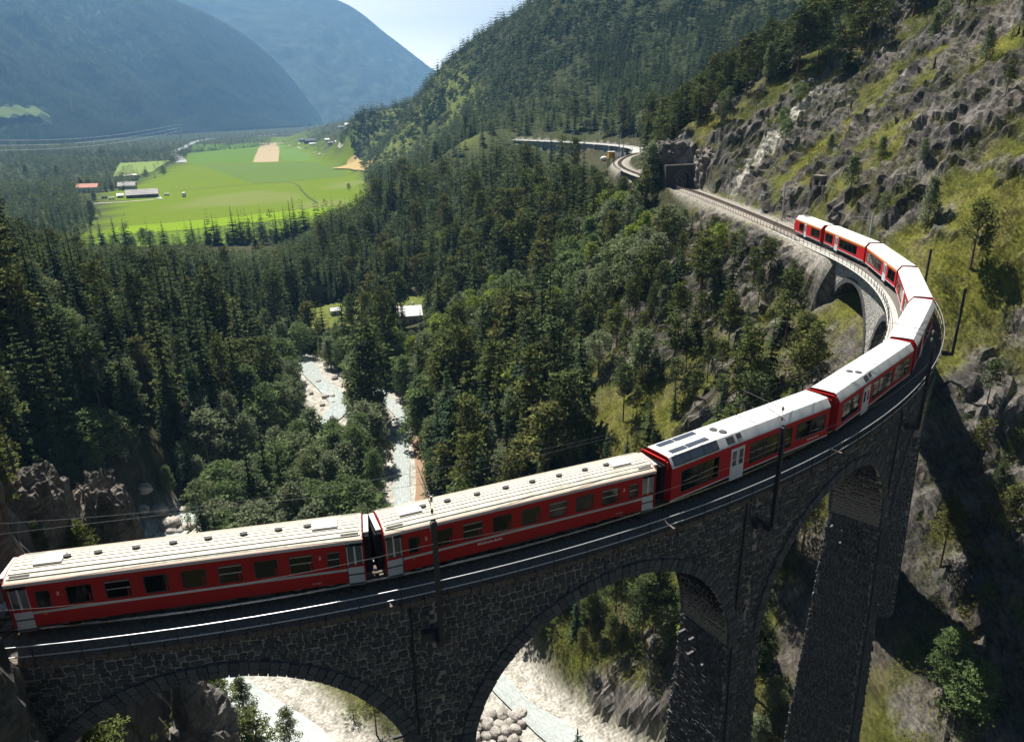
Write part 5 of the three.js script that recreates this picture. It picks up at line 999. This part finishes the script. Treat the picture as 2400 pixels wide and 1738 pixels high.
function limbs(k, low, wide, n, r) { const s0 = seed; seed = 300 + k; const g = [trunkGeo(0.8, r, r * 0.3)]; for (let i = 0; i < n; i++) { const a = i * 2.4 + R(-0.4, 0.4), y = R(low, 0.7); g.push(bar(V3(0, y, 0), V3(Math.cos(a) * wide * R(0.5, 0.85), y + R(0.1, 0.22), Math.sin(a) * wide * R(0.5, 0.85)), r * 0.28, 4)); } seed = s0; return merge(g); }
const GEO = {
  spruce: [0, 1, 2, 3, 4].map((k) => [trunkGeo(0.97, 0.016, 0.003), spruceCrown(k, 22 - k, 7, 3, 0.95, [1, 0.9, 1.12, 0.82, 1.0][k])]),
  larch: [[trunkGeo(0.97, 0.014, 0.003), spruceCrown(21, 24, 6, 3, 0.62, 0.92)]],
  pine: [0, 1, 2, 3].map((k) => [limbs(k, 0.4, 0.16, 9, 0.014), pineCrown(k, 34, 34)]),
  broadleaf: [0, 1, 2, 3].map((k) => [limbs(40 + k, 0.2, 0.26, 8, 0.02), leafCrown(k, 52, 42, [0.3, 0.24, 0.34, 0.2][k], [0.16, 0.12, 0.2, 0.1][k], k === 1)]),
  shrub: [0, 1, 2].map((k) => [limbs(60 + k, 0.1, 0.4, 5, 0.03), leafCrown(50 + k, 20, 36, 0.52, 0.12)]),
};
const NEAR = { pine: [0, 1].map((k) => [limbs(k, 0.4, 0.16, 12, 0.014), pineCrown(20 + k, 46, 90, 0.017)]), broadleaf: [0, 1].map((k) => [limbs(40 + k, 0.2, 0.26, 10, 0.02), leafCrown(20 + k, 64, 90, [0.3, 0.26][k], 0.14, 0, 0.024)]), shrub: [0].map((k) => [limbs(60, 0.1, 0.4, 5, 0.03), leafCrown(57, 26, 60, 0.52, 0.1, 0, 0.03)]) };
const LOW = {
  spruce: [0, 1, 2].map((k) => spruceCrown(60 + k, 13, 6, 2, 1, [1.05, 0.92, 1.15][k])),
  far: [0, 1].map((k) => spruceCrown(70 + k, 6, 5, 1, 1, 1.35)),
  pine: [0, 1].map((k) => pineCrown(80 + k, 18, 16)),
  broadleaf: [0, 1].map((k) => leafCrown(85 + k, 22, 20, 0.3, 0.1)),
  shrub: [0, 1].map((k) => leafCrown(90 + k, 9, 16, 0.55, 0.1)),
};
// ---- where trees stand
const MV = new THREE.Matrix4().multiplyMatrices(camera.projectionMatrix, camera.matrixWorldInverse);
const px = (p) => { const q = p.clone().applyMatrix4(MV); return [(q.x + 1) / 2 * 1024, (1 - q.y) / 2 * 741, q.z]; };
function losClear(p) { // does the land hide this point from the viewpoint?
  const d = p.clone().sub(CAM), n = 28; for (let i = 6; i < n; i++) { const q = CAM.clone().addScaledVector(d, i / n); if (q.y < gy(q.x, q.z) - 1.5) return false; } return true;
}
// glades that stay open: the river, the stream, the house, the tunnel, the far gallery, the meadows
const GLADES = [[[[300,346],[347,380],[347,412],[318,410],[300,372]],-136],[[[391,432],[412,430],[412,498],[385,500]],-80],[[[318,300],[352,300],[352,318],[318,322]],-200],[[[398,309],[428,309],[428,326],[398,328]],-186],[[[545,135],[648,138],[640,176],[590,162],[545,152]],-520],[[[655,172],[700,172],[800,208],[905,250],[945,300],[940,345],[905,330],[880,300],[840,262],[790,240],[690,203],[655,200]],-118],[[[108,510],[170,508],[185,545],[105,545]],-30],[[[78,160],[170,175],[175,203],[95,206],[78,190]],-980]];
const treeline = (x) => { const L = [[0, 215], [75, 235], [80, 246], [110, 241], [140, 245], [190, 242], [220, 247], [250, 250], [285, 240], [312, 228], [322, 208], [345, 203], [365, 190], [372, 165], [400, 148], [430, 140], [470, 122], [500, 112]]; if (x <= 0 || x >= 500) return -1e3; for (let i = 0; i + 1 < L.length; i++) if (x >= L[i][0] && x <= L[i + 1][0]) return mix(L[i][1], L[i + 1][1], (x - L[i][0]) / (L[i + 1][0] - L[i][0])); return -1e3; };
const trees = [];
function addTree(kind, x, z, h, zone, extra = {}) {
  if (!extra.force) h *= 0.95 + 0.7 * fbm(x / 24, 33, z / 24, 2);
  const y = gy(x, z) - 0.15, top = px(V3(x, y + h, z)), bot = px(V3(x, y, z));
  if (!extra.force) {
    if (top[2] > 1 || bot[2] > 1 || top[2] < 0) return;
    const w = 0.2 * Math.abs(bot[1] - top[1]);
    if (bot[0] < -40 || bot[0] > 1064 || top[1] > 790 || bot[1] < -20) return;
    if (z > -425) { const lim = treeline(top[0]); if (top[1] < lim - 4 * n3(x, 1, z) * 3 && bot[1] > lim - 20 && bot[0] < 500) { const keep = (bot[1] - lim) / Math.max(1, bot[1] - top[1]); if (keep < 0.35) return; h *= keep * R(0.85, 1.06); } }
    const blocked = (hh) => { const t2 = px(V3(x, y + hh, z)), ww = w * hh / h; for (const [g, gz] of GLADES) { if (z < gz) continue; for (const f of [0, 0.5, 1]) { const q0 = mix(t2[0], bot[0], f), q1 = mix(t2[1], bot[1], f); if (inside(g, q0, q1) || (f < 1 && (inside(g, q0 - ww * 0.6, q1) || inside(g, q0 + ww * 0.6, q1)))) return true; } } return false; };
    let ok = false; for (const f of [1, 0.6, 0.36]) if (!blocked(h * f)) { h *= f; ok = true; break; }
    if (!ok) return;
    if (h < 6 && kind !== 'shrub') kind = kind === 'spruce' || kind === 'pine' ? kind : 'broadleaf';
  }
  trees.push({ kind, x, y, z, h, zone, turn: R(0, 6.28), k: Math.floor(rnd() * 60), fat: R(0.78, 1.3), tint: rnd(), ...extra });
}
function scatter(x0, x1, z0, z1, cell, f) { for (let z = z1; z > z0; z -= cell) for (let x = x0; x < x1; x += cell) { const X = x + R(0, cell), Z = z - R(0, cell); f(X, Z); } }
const angleAt = (x, z) => Math.hypot(x, z);
// near woods
scatter(-190, 140, -430, 66, 4.3, (x, z) => {
  const d = Math.hypot(x, z);
  if (z > 0 && Math.abs(d - RV) < 9) return;
  if (z > 14 && d > RV) return; if (x < 15 && z > 36) return; if (z > 22 && (x < 42 || streams(x, z)[1] < 11)) return;
  const [sa, sb] = streams(x, z); if (sa < (z < -124 ? 4.6 : z > -78 ? 5.4 : 6.8) || sb < 5) return;
  if (edge(CLEARING, x, z) > -3) return;
  if (z < -380 && edge(MEADOW, x, z) > -4) return;
  const [ql, qs] = x > -60 && z < 4 ? near(LINE_LAND, x, z) : [99, 1]; if (ql < 6.5) return;
  if (x > 96 && z > -116 && qs > 0) return; // rock slope: sparse, below
  if (x > 99 && z > -150 && z < -110) return;
  const rocky = rockMask(x, z), n = fbm(x / 30, 2, z / 30, 3), bank = Math.min(sa, sb);
  let p = 0.8 + 0.7 * fbm(x / 15, 21, z / 15, 2); if (rocky > 0.25) p = 0.95 + 0.8 * n - 0.35 * smooth(60, 80, x) * smooth(-60, -20, z); if (x < 0 && z > 14) p = 0.7;
  if (x > -30 && x < 10 && z > -72) p = 0.96;
  if (rnd() > p) return;
  const left = x < -40 + 0.1 * z && x < (z < -150 ? -60 : -30);
  const r = rnd();
  if (sa < 15 || sb < 8 || (x > -33 && x < 8 && z > -66)) { if (r < 0.74) addTree('broadleaf', x, z, z > -72 && z < -40 ? R(12, 18) : R(8, 16), 'bank'); else if (r < 0.86) addTree('spruce', x, z, R(14, 24), 'bank'); else addTree('shrub', x, z, R(2.5, 4.5), 'bank'); return; }
  const grove = smooth(22, 10, Math.hypot(x - 24, (z + 112) * 0.7)) + smooth(26, 14, Math.hypot(x - 66, (z + 88) * 0.55)) + 0.45 * smooth(0.14, 0.34, fbm(x / 26 + 9, 5, z / 26, 2));
  if (grove * 0.8 > rnd()) { addTree(rnd() < (x < 45 ? 0.5 : 0.15) ? 'bright' : 'broadleaf', x, z, R(10, 17), 'grove'); return; }
  if (left) { addTree(r < 0.74 ? 'spruce' : r < 0.86 ? 'pine' : 'broadleaf', x, z, r < 0.86 ? R(13, 33) : R(9, 17), 'left'); return; }
  if (z < -230) { addTree(r < 0.66 ? 'spruce' : r < 0.8 ? 'pine' : 'broadleaf', x, z, R(13, 31) * (r > 0.8 ? 0.62 : 1), x < -40 ? 'front' : 'slope'); return; }
  if (rocky > 0.25) { addTree(r < 0.55 ? 'pine' : r < 0.82 ? 'spruce' : 'shrub', x, z, r < 0.82 ? R(7, 15) : R(1.8, 4), 'slope'); return; }
  addTree(r < 0.6 ? 'spruce' : r < 0.9 ? 'pine' : 'broadleaf', x, z, r < 0.9 ? R(11, 30) : R(9, 15), 'slope');
});
// spur crest and hill above the line
scatter(96, 330, -330, -96, 4.4, (x, z) => {
  if (near(LINE_LAND, x, z)[0] < 8) return;
  const crest = z + 0.3 * (x - 100);
  const y = gy(x, z), n = fbm(x / 22, 4, z / 22, 3);
  if (crest > -116 && y < 30 + 8 * n) return;
  const p = crest < -128 ? 0.9 : 0.5 + n; if (rnd() > p) return; const r = rnd();
  addTree(r < 0.62 ? 'pine' : r < 0.76 ? 'spruce' : 'broadleaf', x, z, r < 0.76 ? R(13, 22) : R(8, 13), 'crest');
});
scatter(100, 330, -118, 40, 4.2, (x, z) => { // bushes and a few trees on the open rock slope
  if (near(LINE_LAND, x, z)[0] < 7 || (z > 0 && Math.abs(Math.hypot(x, z) - RV) < 8)) return;
  const y = gy(x, z), n = fbm(x / 18, 8, z / 18, 3), high = smooth(34, 62, y - 0.1 * (x - 100));
  if (rnd() < 0.34 + 0.7 * n + 0.55 * high) { const r = rnd(); addTree(r < 0.82 - 0.3 * high ? 'shrub' : r < 0.92 ? 'broadleaf' : 'pine', x, z, r < 0.82 - 0.3 * high ? R(1.2, 3.2) : R(4, 9), 'rock'); }
});
// south side below the viaduct and right of it
scatter(20, 230, 14, 118, 3.6, (x, z) => {
  const d = Math.hypot(x, z); if (Math.abs(d - RV) < 7.5) return;
  const [sa, sb] = streams(x, z); if (sa < 11 || sb < 8.5) return;
  if (x < 40 && z > 30) return;
  const n = fbm(x / 16, 6, z / 16, 3); if (rnd() > 0.72 + 0.9 * n) return; const r = rnd();
  if (d < RV) { addTree(r < 0.42 ? 'shrub' : r < 0.62 ? 'bright' : r < 0.76 ? 'broadleaf' : r < 0.9 ? 'pine' : 'spruce', x, z, r < 0.42 ? R(2, 4.5) : r < 0.76 ? R(4.5, 8.5) : R(7, 13), 'under'); return; }
  addTree(r < 0.6 ? 'shrub' : r < 0.9 ? 'pine' : 'broadleaf', x, z, r < 0.6 ? R(1.5, 3.6) : R(5, 10), 'south');
});
for (const [x, z, h] of [[-8, 47, 15], [-4, 52, 17], [1, 54, 16], [-13, 55, 13], [-1, 60, 15], [-9, 62, 14], [4, 61, 13], [-17, 48, 12], [3, 47, 11], [-5, 42, 12], [14, 62, 12], [16, 66, 10], [8, 66, 11]]) addTree('pine', x, z, h, 'arch', { force: true });
scatter(-40, 15, 36, 94, 4.4, (x, z) => { const d = Math.hypot(x, z); if (Math.abs(d - RV) < 7) return; const [sa] = streams(x, z); if (sa < 8) return; const r = rnd(); if (r < 0.35) return; addTree(r < 0.75 ? 'shrub' : 'pine', x, z, r < 0.75 ? R(1.5, 3.6) : R(7, 12), 'arch', { force: true }); });
scatter(70, 96, -160, -112, 4.2, (x, z) => { if (near(LINE_LAND, x, z)[0] < 4 && (z > -116)) return; if (x > 86 && z > -122) return; addTree(rnd() < 0.6 ? 'spruce' : 'pine', x, z, R(9, 15), 'crest'); });
scatter(-335, -95, -432, -300, 5.2, (x, z) => { if (edge(MEADOW, x, z) > -3) return; const r = rnd(); addTree(r < 0.55 ? 'spruce' : 'broadleaf', x, z, r < 0.55 ? R(15, 27) : R(9, 15), 'front'); });
// valley belts, hamlet trees, far woods
scatter(-760, 160, -1000, -430, 9, (x, z) => {
  const e = edge(MEADOW, x, z); if (e > -9) return;
  const [ql] = near(LINE_LAND, x, z); if (ql < 9) return;
  const n = fbm(x / 70, 1, z / 90, 3), right = x > -130;
  if (right) { const open = smooth(-0.02, 0.12, fbm(x / 110 + 3, 1, z / 80, 2) + 0.16 * smooth(40, -60, x) * smooth(-480, -560, z)); if (rnd() < 0.55 * open * (x < 40 && z > -860 ? 1 : 0.3)) return; }
  if (inside([[-300, -430], [-470, -900], [-340, -880], [-240, -560]], x, z)) return;
  const r = rnd(); addTree(r < 0.62 ? 'spruce' : r < 0.7 ? 'pine' : 'broadleaf', x, z, r < 0.7 ? R(14, 25) : R(8, 14), right ? 'far' : 'leftfar');
});
scatter(22, 128, -680, -505, 5, (x, z) => { if (near(LINE_LAND, x, z)[0] < 9 || rnd() > 0.62) return; const r = rnd(); addTree(r < 0.5 ? 'bright' : r < 0.8 ? 'broadleaf' : 'shrub', x, z, R(3, 8), 'far'); });
scatter(130, 560, -800, -330, 6, (x, z) => { if (near(LINE_LAND, x, z)[0] < 9) return; const r = rnd(); const light = fbm(x / 60, 2, z / 60, 2) > 0.1; addTree(light && r < 0.6 ? 'broadleaf' : 'spruce', x, z, light && r < 0.6 ? R(9, 15) : R(14, 25), 'far'); });
scatter(-330, 700, -1700, -800, 7, (x, z) => { const e = edge(MEADOW, x, z); if (e > -14) return; const open = fbm(x / 150, 1, z / 150, 3) > 0.1 && x < 20 - 0.12 * (z + 800) && z > -1300; if (open && rnd() < 0.5) return; const r = rnd(); addTree(r < 0.85 ? 'spruce' : 'broadleaf', x, z, R(12, 27) * (r < 0.85 ? 1 : 0.6), 'far'); });
scatter(-700, -120, -3300, -1700, 26, (x, z) => { const e = edge(MEADOW, x, z); if (e > -18) return; const n = fbm(x / 190, 1, z / 190, 3); if (rnd() > 0.42 + 1.5 * n) return; const r = rnd(); addTree(r < 0.6 ? 'spruce' : 'broadleaf', x, z, R(12, 22), 'far'); });
scatter(-1750, -560, -2700, -640, 13, (x, z) => { const e = edge(MEADOW, x, z); if (e > -22) return; if (x > -860 && x < -620 && z < -1200 && z > -1700 && inside([[-860, -1600], [-780, -1690], [-630, -1290], [-690, -1230]], x, z)) return; if (x > -700 && z > -900 && x > -330 + 0.42 * z) { } const n = fbm(x / 200, 1, z / 200, 3); if (rnd() > 0.8 + n) return; const r = rnd(); addTree(r < 0.84 ? 'spruce' : 'broadleaf', x, z, R(14, 26), 'leftfar'); });
scatter(-1900, -700, -4300, -2700, 24, (x, z) => { const e = edge(MEADOW, x, z); if (e > -25) return; if (x > -1000 && rnd() < 0.5) return; addTree(rnd() < 0.6 ? 'spruce' : 'broadleaf', x, z, R(14, 24), 'leftfar'); });
for (let i = 0; i < 26; i++) { const t = i / 26; addTree(rnd() < 0.4 ? 'spruce' : 'broadleaf', mix(-560, -900, t) + R(-25, 8), mix(-1130, -1980, t) + R(-20, 20), R(9, 18), 'belt', { force: true }); }
for (let i = 0; i < 46; i++) { const t = i / 46; addTree(rnd() < 0.3 ? 'spruce' : 'broadleaf', mix(-330, -760, t) + R(-40, 60), mix(-1640, -2600, t) + R(-30, 30), R(8, 16), 'hamlet', { force: true }); }
for (let i = 0; i < 30; i++) addTree(rnd() < 0.7 ? 'spruce' : 'broadleaf', R(-640, -500), R(-930, -840) - 45, R(12, 24), 'leftfar', { force: true });
for (let i = 0; i < 60; i++) { const t = rnd(); addTree(rnd() < 0.75 ? 'spruce' : 'broadleaf', mix(-360, -500, t) - R(6, 90), mix(-575, -800, t) - R(0, 40), R(14, 24), 'leftfar', { force: true }); }
// single trees that stand out
addTree('larch', -152.6, -408, 27, 'single', { force: true, label: 'tall lone larch standing in front of the near meadow', fat: 1.0 });
addTree('broadleaf', -173, -840, 9, 'single', { force: true, label: 'single round bush on the meadow by the ditch' });
addTree('pine', -70, -560, 25, 'single', { force: true, label: 'tall bare-stemmed pine at the meadow edge, first of a loose group', k: 1 });
addTree('pine', -74, -552, 24, 'single', { force: true, label: 'tall bare-stemmed pine standing second in the loose group', k: 2 });
addTree('pine', -80, -556, 23, 'single', { force: true, label: 'slim bare-stemmed pine at the left end of the loose group', k: 3 });
addTree('pine', -52, -500, 31, 'single', { force: true, label: 'big dark pine on the meadow slope right of the bare-stemmed group', k: 0, fat: 1.5 });
addTree('spruce', -102, -257, 17, 'single', { force: true, label: 'rusty orange dying spruce among the dark ones', mat: leafMat(C(0.2, 0.12, 0.03), 0.3) });
addTree('bright', 5, -76, 10, 'single', { force: true, label: 'yellow-green maple beside the side stream' });
addTree('bright', 23, -115, 15, 'single', { force: true, label: 'large yellow-green tree in the middle of the dark forest' });
addTree('bright', 36, -102, 13, 'single', { force: true, label: 'round bright green tree right of the large yellow-green one' });
addTree('broadleaf', -26, -172, 17, 'single', { force: true, label: 'slender pale poplar in front of the riverside clearing', k: 3, fat: 0.7 });
addTree('broadleaf', -34, -176, 15, 'single', { force: true, label: 'silvery slender tree left of the poplar at the clearing', k: 3, fat: 0.75 });
addTree('broadleaf', 40, -640, 22, 'single', { force: true, label: 'big light-green rounded tree on the hill above the far gallery' });
addTree('broadleaf', -30, -560, 20, 'single', { force: true, label: 'grey-green spreading tree beside the sloping meadow' });
addTree('pine', 108, 15, 11, 'single', { force: true, label: 'dark tree on the rocks outside the sharp bend', k: 2, fat: 1.2 });
for (const [x, z, h] of [[-17, 53, 8], [-21, 50, 9], [-14, 58, 7], [-25, 46, 10], [-12, 63, 6], [-28, 42, 9], [-10, 66, 6], [-13, 60, 7], [-16, 55, 7], [-18, 57, 8], [-9, 62, 5], [-19, 46, 7], [-31, 38, 11], [-16, 60, 8], [-24, 40, 8]]) addTree('pine', x, z, h, 'left', { force: true });
for (let i = 0; i < 9; i++) addTree('broadleaf', mix(-335, -300, i / 8) + R(-3, 3), -1475 + 4 * i + R(-4, 4), R(7, 10), 'hedge', { force: true });
// ---- which show: a coarse picture of what hides what
{
  const W = 512, Hh = 371, cover = new Uint8Array(W * Hh);
  trees.forEach((t) => { t.dist = Math.hypot(t.x - CAM.x, t.z - CAM.z); });
  trees.sort((a, b) => a.dist - b.dist);
  for (const t of trees) {
    t.seen = 0; const a = px(V3(t.x, t.y + t.h, t.z)), b = px(V3(t.x, t.y, t.z)); if (a[2] > 1 || b[2] > 1) continue;
    if (!losClear(V3(t.x, t.y + t.h * 0.85, t.z))) continue;
    const y0 = a[1] / 2, y1 = b[1] / 2, wide = { spruce: 0.13, larch: 0.12, pine: 0.15, broadleaf: 0.28, bright: 0.28, shrub: 0.5 }[t.kind] * (y1 - y0) * t.fat;
    for (let y = Math.max(0, Math.floor(y0)); y < Math.min(Hh, y1); y++) {
      const f = (y - y0) / Math.max(1, y1 - y0), w = t.kind === 'spruce' ? wide * (0.15 + f) : wide * 0.85, cx = mix(a[0], b[0], f) / 2;
      for (let x = Math.max(0, Math.round(cx - w)); x <= Math.min(W - 1, Math.round(cx + w)); x++) { const k = y * W + x; if (!cover[k]) { t.seen++; cover[k] = 1; } }
    }
  }
}
const shown = trees.filter((t) => t.seen > 0 || t.dist < 300 || (t.dist < 2600 && (t.tint * 13) % 1 < 0.55));
const ZONE = {
  left: ['in the shaded wood on the steep left bank', 'left bank wood'], bank: ['in the green thicket along the river', 'riverside thicket'], grove: ['in a light green patch within the dark forest', 'light green forest patches'], slope: ['on the wooded slope between the stream and the railway', 'forest slope'],
  front: ['in the dark belt below the bright meadow', 'belt below the meadow'], crest: ['on the spur above the tunnel', 'spur above the tunnel'], rock: ['on the sunlit rocky slope above the train', 'rocky slope above the train'], under: ['on the bank seen through the tall arches', 'bank seen through the arches'],
  south: ['on the rocky slope right of the tall piers', 'rocky slope right of the piers'], arch: ['by the river seen under the leftmost arch', 'trees under the leftmost arch'], far: ['on the distant wooded hill', 'distant wooded hill'], leftfar: ['in the woods left of the meadows', 'woods left of the meadows'], belt: ['in the bushy strip along the meadow edge', 'strip along the meadow edge'], hamlet: ['among the houses of the hamlet', 'hamlet trees'], hedge: ['in the short dark hedge at the straw field', 'hedge by the straw field'],
};
const LOOK = { spruce: 'dark pointed spruce', pine: 'olive-green pine', broadleaf: 'grey-green leafy tree', bright: 'fresh green leafy tree', shrub: 'low olive shrub', larch: 'thin larch' };
const CAT = { spruce: 'spruce tree', pine: 'pine tree', broadleaf: 'leafy tree', bright: 'leafy tree', shrub: 'shrub', larch: 'larch tree' };
const proto = {};
function treeObject(t) {
  const base = t.kind === 'bright' ? 'broadleaf' : t.kind, close = t.dist < 105 && NEAR[base], list = close ? NEAR[base] : GEO[base], k = t.k % list.length, key = t.kind + (close ? 'close' : '') + k;
  const name = CAT[t.kind].replace(' ', '_');
  let o;
  if (!proto[key]) { o = new THREE.Group(); mesh('trunk', list[k][0], base === 'pine' ? LM.pineBark : base === 'broadleaf' ? LM.paleBark : LM.bark, o); mesh('crown', list[k][1], (LM[t.kind] || LM.pine)[0], o); proto[key] = o; } else o = proto[key].clone();
  o.name = numbered(name); scene.add(o);
  const ms = LM[t.kind] || LM.pine; o.children[1].material = t.mat || ms[Math.floor(t.tint * ms.length)];
  o.position.set(t.x, t.y, t.z); o.rotation.y = t.turn; o.scale.set(t.h * t.fat, t.h, t.h * t.fat);
  o.userData = {};
  if (t.label) tag(o, t.label, CAT[t.kind]); else tag(o, LOOK[t.kind] + ' ' + ZONE[t.zone][0], CAT[t.kind], CAT[t.kind].replace('y tree', 'y trees').replace('e tree', 'e trees').replace('h tree', 'h trees').replace('shrub', 'shrubs') + ' of the ' + ZONE[t.zone][1]);
}
const single = new Set();
{
  const quota = { spruce: 280, pine: 260, broadleaf: 240, bright: 50, shrub: 240, larch: 9 }, n = {};
  for (const t of [...shown].sort((a, b) => (b.zone === 'single') - (a.zone === 'single') || b.seen - a.seen)) { n[t.kind] = n[t.kind] || 0; if (t.zone !== 'single' && (n[t.kind] >= quota[t.kind] || t.seen < 14)) continue; n[t.kind]++; single.add(t); treeObject(t); }
}
// the rest of each wood: one mass a kind and place
{
  const sets = {}, rest = shown.filter((t) => !single.has(t));
  for (const t of rest) {
    const base = t.kind === 'bright' ? 'broadleaf' : t.kind, far = t.dist > 900, mid = t.dist > 360;
    const list = far && base === 'spruce' ? LOW.far : mid ? LOW[base] : GEO[base].map((g) => g[1]);
    const k = t.k % list.length, key = [base, t.zone, far ? 2 : mid ? 1 : 0, k].join();
    (sets[key] = sets[key] || { g: list[k], l: [], t }).l.push(t);
  }
  const masses = {}, m4 = new THREE.Matrix4(), q = new THREE.Quaternion(), up = V3(0, 1, 0);
  const tints = { spruce: [C(0.042, 0.062, 0.022), C(0.054, 0.074, 0.026)], pine: [C(0.08, 0.1, 0.03), C(0.1, 0.112, 0.034)], broadleaf: [C(0.13, 0.17, 0.075), C(0.165, 0.2, 0.105)], bright: [C(0.17, 0.22, 0.04), C(0.19, 0.23, 0.045)], shrub: [C(0.1, 0.125, 0.032), C(0.15, 0.15, 0.036)] };
  for (const key of Object.keys(sets)) {
    const { g, l } = sets[key], z = l[0].zone, kind = l[0].kind === 'shrub' ? 'shrubbery' : 'woods', id = kind + z;
    if (!masses[id]) { const o = new THREE.Group(); o.name = numbered(kind === 'woods' ? 'woods' : 'undergrowth'); scene.add(o); stuff(o, (kind === 'woods' ? 'mass of further trees ' : 'mass of small bushes ') + ZONE[z][0]); masses[id] = o; }
    const im = new THREE.InstancedMesh(g, LM.white, l.length);
    l.forEach((t, i) => { q.setFromAxisAngle(up, t.turn); im.setMatrixAt(i, m4.compose(V3(t.x, t.y, t.z), q, V3(t.h * t.fat, t.h, t.h * t.fat))); const a = tints[t.kind][0].clone().lerp(tints[t.kind][1], t.tint); im.setColorAt(i, a.multiplyScalar(0.85 + 0.3 * ((t.tint * 7) % 1))); });
    im.name = kind === 'woods' ? 'crowns' : 'bushes'; stuff(im); masses[id].add(im);
  }
  // forest on the mountain across the valley
  const list = []; for (let i = 0; i < 80000; i++) { const u = R(0.08, 0.99), t = Math.pow(rnd(), 1.25) * 0.97, p = MT1.at(u, t); if (u > 0.4 && u < 0.493 && t > 0.052 && t < 0.135) continue; list.push([p, R(16, 27) * 1.3]); }
  const o = new THREE.Group(); o.name = numbered('woods'); scene.add(o); stuff(o, 'dense blue-green forest on the mountain flank across the valley');
  for (const k of [0, 1]) { const l = list.filter((_, i) => i % 2 === k), im = new THREE.InstancedMesh(LOW.far[k], LM.white, l.length); l.forEach(([p, h], i) => { q.setFromAxisAngle(up, i); im.setMatrixAt(i, m4.compose(p.clone().setY(p.y - 2), q, V3(h * 1.5, h, h * 1.5))); im.setColorAt(i, C(0.05, 0.07, 0.032).multiplyScalar(0.5 + 1.0 * ((i * 0.618) % 1))); }); im.name = 'crowns'; stuff(im); o.add(im); }
  // grass tufts and low herbs on the rock slopes
  const S = new Soup(); seed = 4242; for (let i = 0; i < 16; i++) { const a = R(0, 6.28), r = R(0, 0.4), l = R(0.35, 1), b = R(-0.4, 0.4); const x = Math.cos(a) * r, z = Math.sin(a) * r; S.tri([x - 0.07, 0, z], [x + 0.07, 0, z + 0.05], [x + Math.cos(a) * 0.4 + b * 0.3, l, z + Math.sin(a) * 0.4], R(0.7, 1.3)); }
  const tuft = S.geo(), tl = [];
  for (let i = 0; i < 70000; i++) { const x = R(40, 260), z = R(-125, 112), rm = rockMask(x, z); if (rm < 0.3) continue; const d = Math.hypot(x, z); if (z > 0 && Math.abs(d - RV) < 4) continue; const [sa, sb] = streams(x, z); if (sa < 12 || sb < 9) continue; if (x > 80 && z < 3 && near(LINE_LAND, x, z)[0] < 4.6) continue; const n = fbm(x / 9, 3, z / 9, 3) + 0.5 * fbm(x / 40, 3, z / 40, 2); if (n < (z > 30 ? -0.2 : -0.08)) continue; const b = px(V3(x, gy(x, z), z)); if (b[2] > 1 || b[0] < -10 || b[0] > 1034 || b[1] > 750 || b[1] < -10) continue; tl.push([x, gy(x, z) - 0.1, z]); }
  const g = new THREE.InstancedMesh(LOW.shrub[0], LM.white, tl.length); tl.forEach(([x, y, z], i) => { const s = R(0.9, 2.6); q.setFromAxisAngle(up, i); g.setMatrixAt(i, m4.compose(V3(x, y, z), q, V3(s * 0.9, s * 0.55, s * 0.9))); const t = rnd(); g.setColorAt(i, C(mix(0.09, 0.21, t), mix(0.115, 0.2, t), 0.03)); });
  const dk = tl.filter((_, i) => i % 5 === 0), b2 = new THREE.InstancedMesh(LOW.shrub[1], LM.white, dk.length); dk.forEach(([x, y, z], i) => { const s = R(1.0, 2.6) * (i % 9 ? 1 : 1.5), X = x + R(-3, 3), Z = z + R(-3, 3), ok = X > 100 || Math.abs(Math.hypot(X, Z) - RV) > 6; q.setFromAxisAngle(up, i * 1.7); b2.setMatrixAt(i, m4.compose(ok ? V3(X, gy(X, Z) - 0.15, Z) : V3(x, y, z), q, V3(s, s * 0.9, s))); const t = rnd(); b2.setColorAt(i, C(mix(0.05, 0.12, t), mix(0.07, 0.135, t), 0.026)); }); b2.name = numbered('undergrowth'); stuff(b2, 'dark low bushes scattered over the rocky slopes'); scene.add(b2);
  g.name = numbered('grass'); stuff(g, 'yellow-green grass tufts and herbs on the rocky slopes'); scene.add(g);
}
console.log('tufts', 'trees', trees.length, 'shown', shown.length, 'single', single.size);
scene.traverse((o) => { if (o.isMesh) { o.castShadow = true; o.receiveShadow = true; } });
renderer.render(scene, camera);
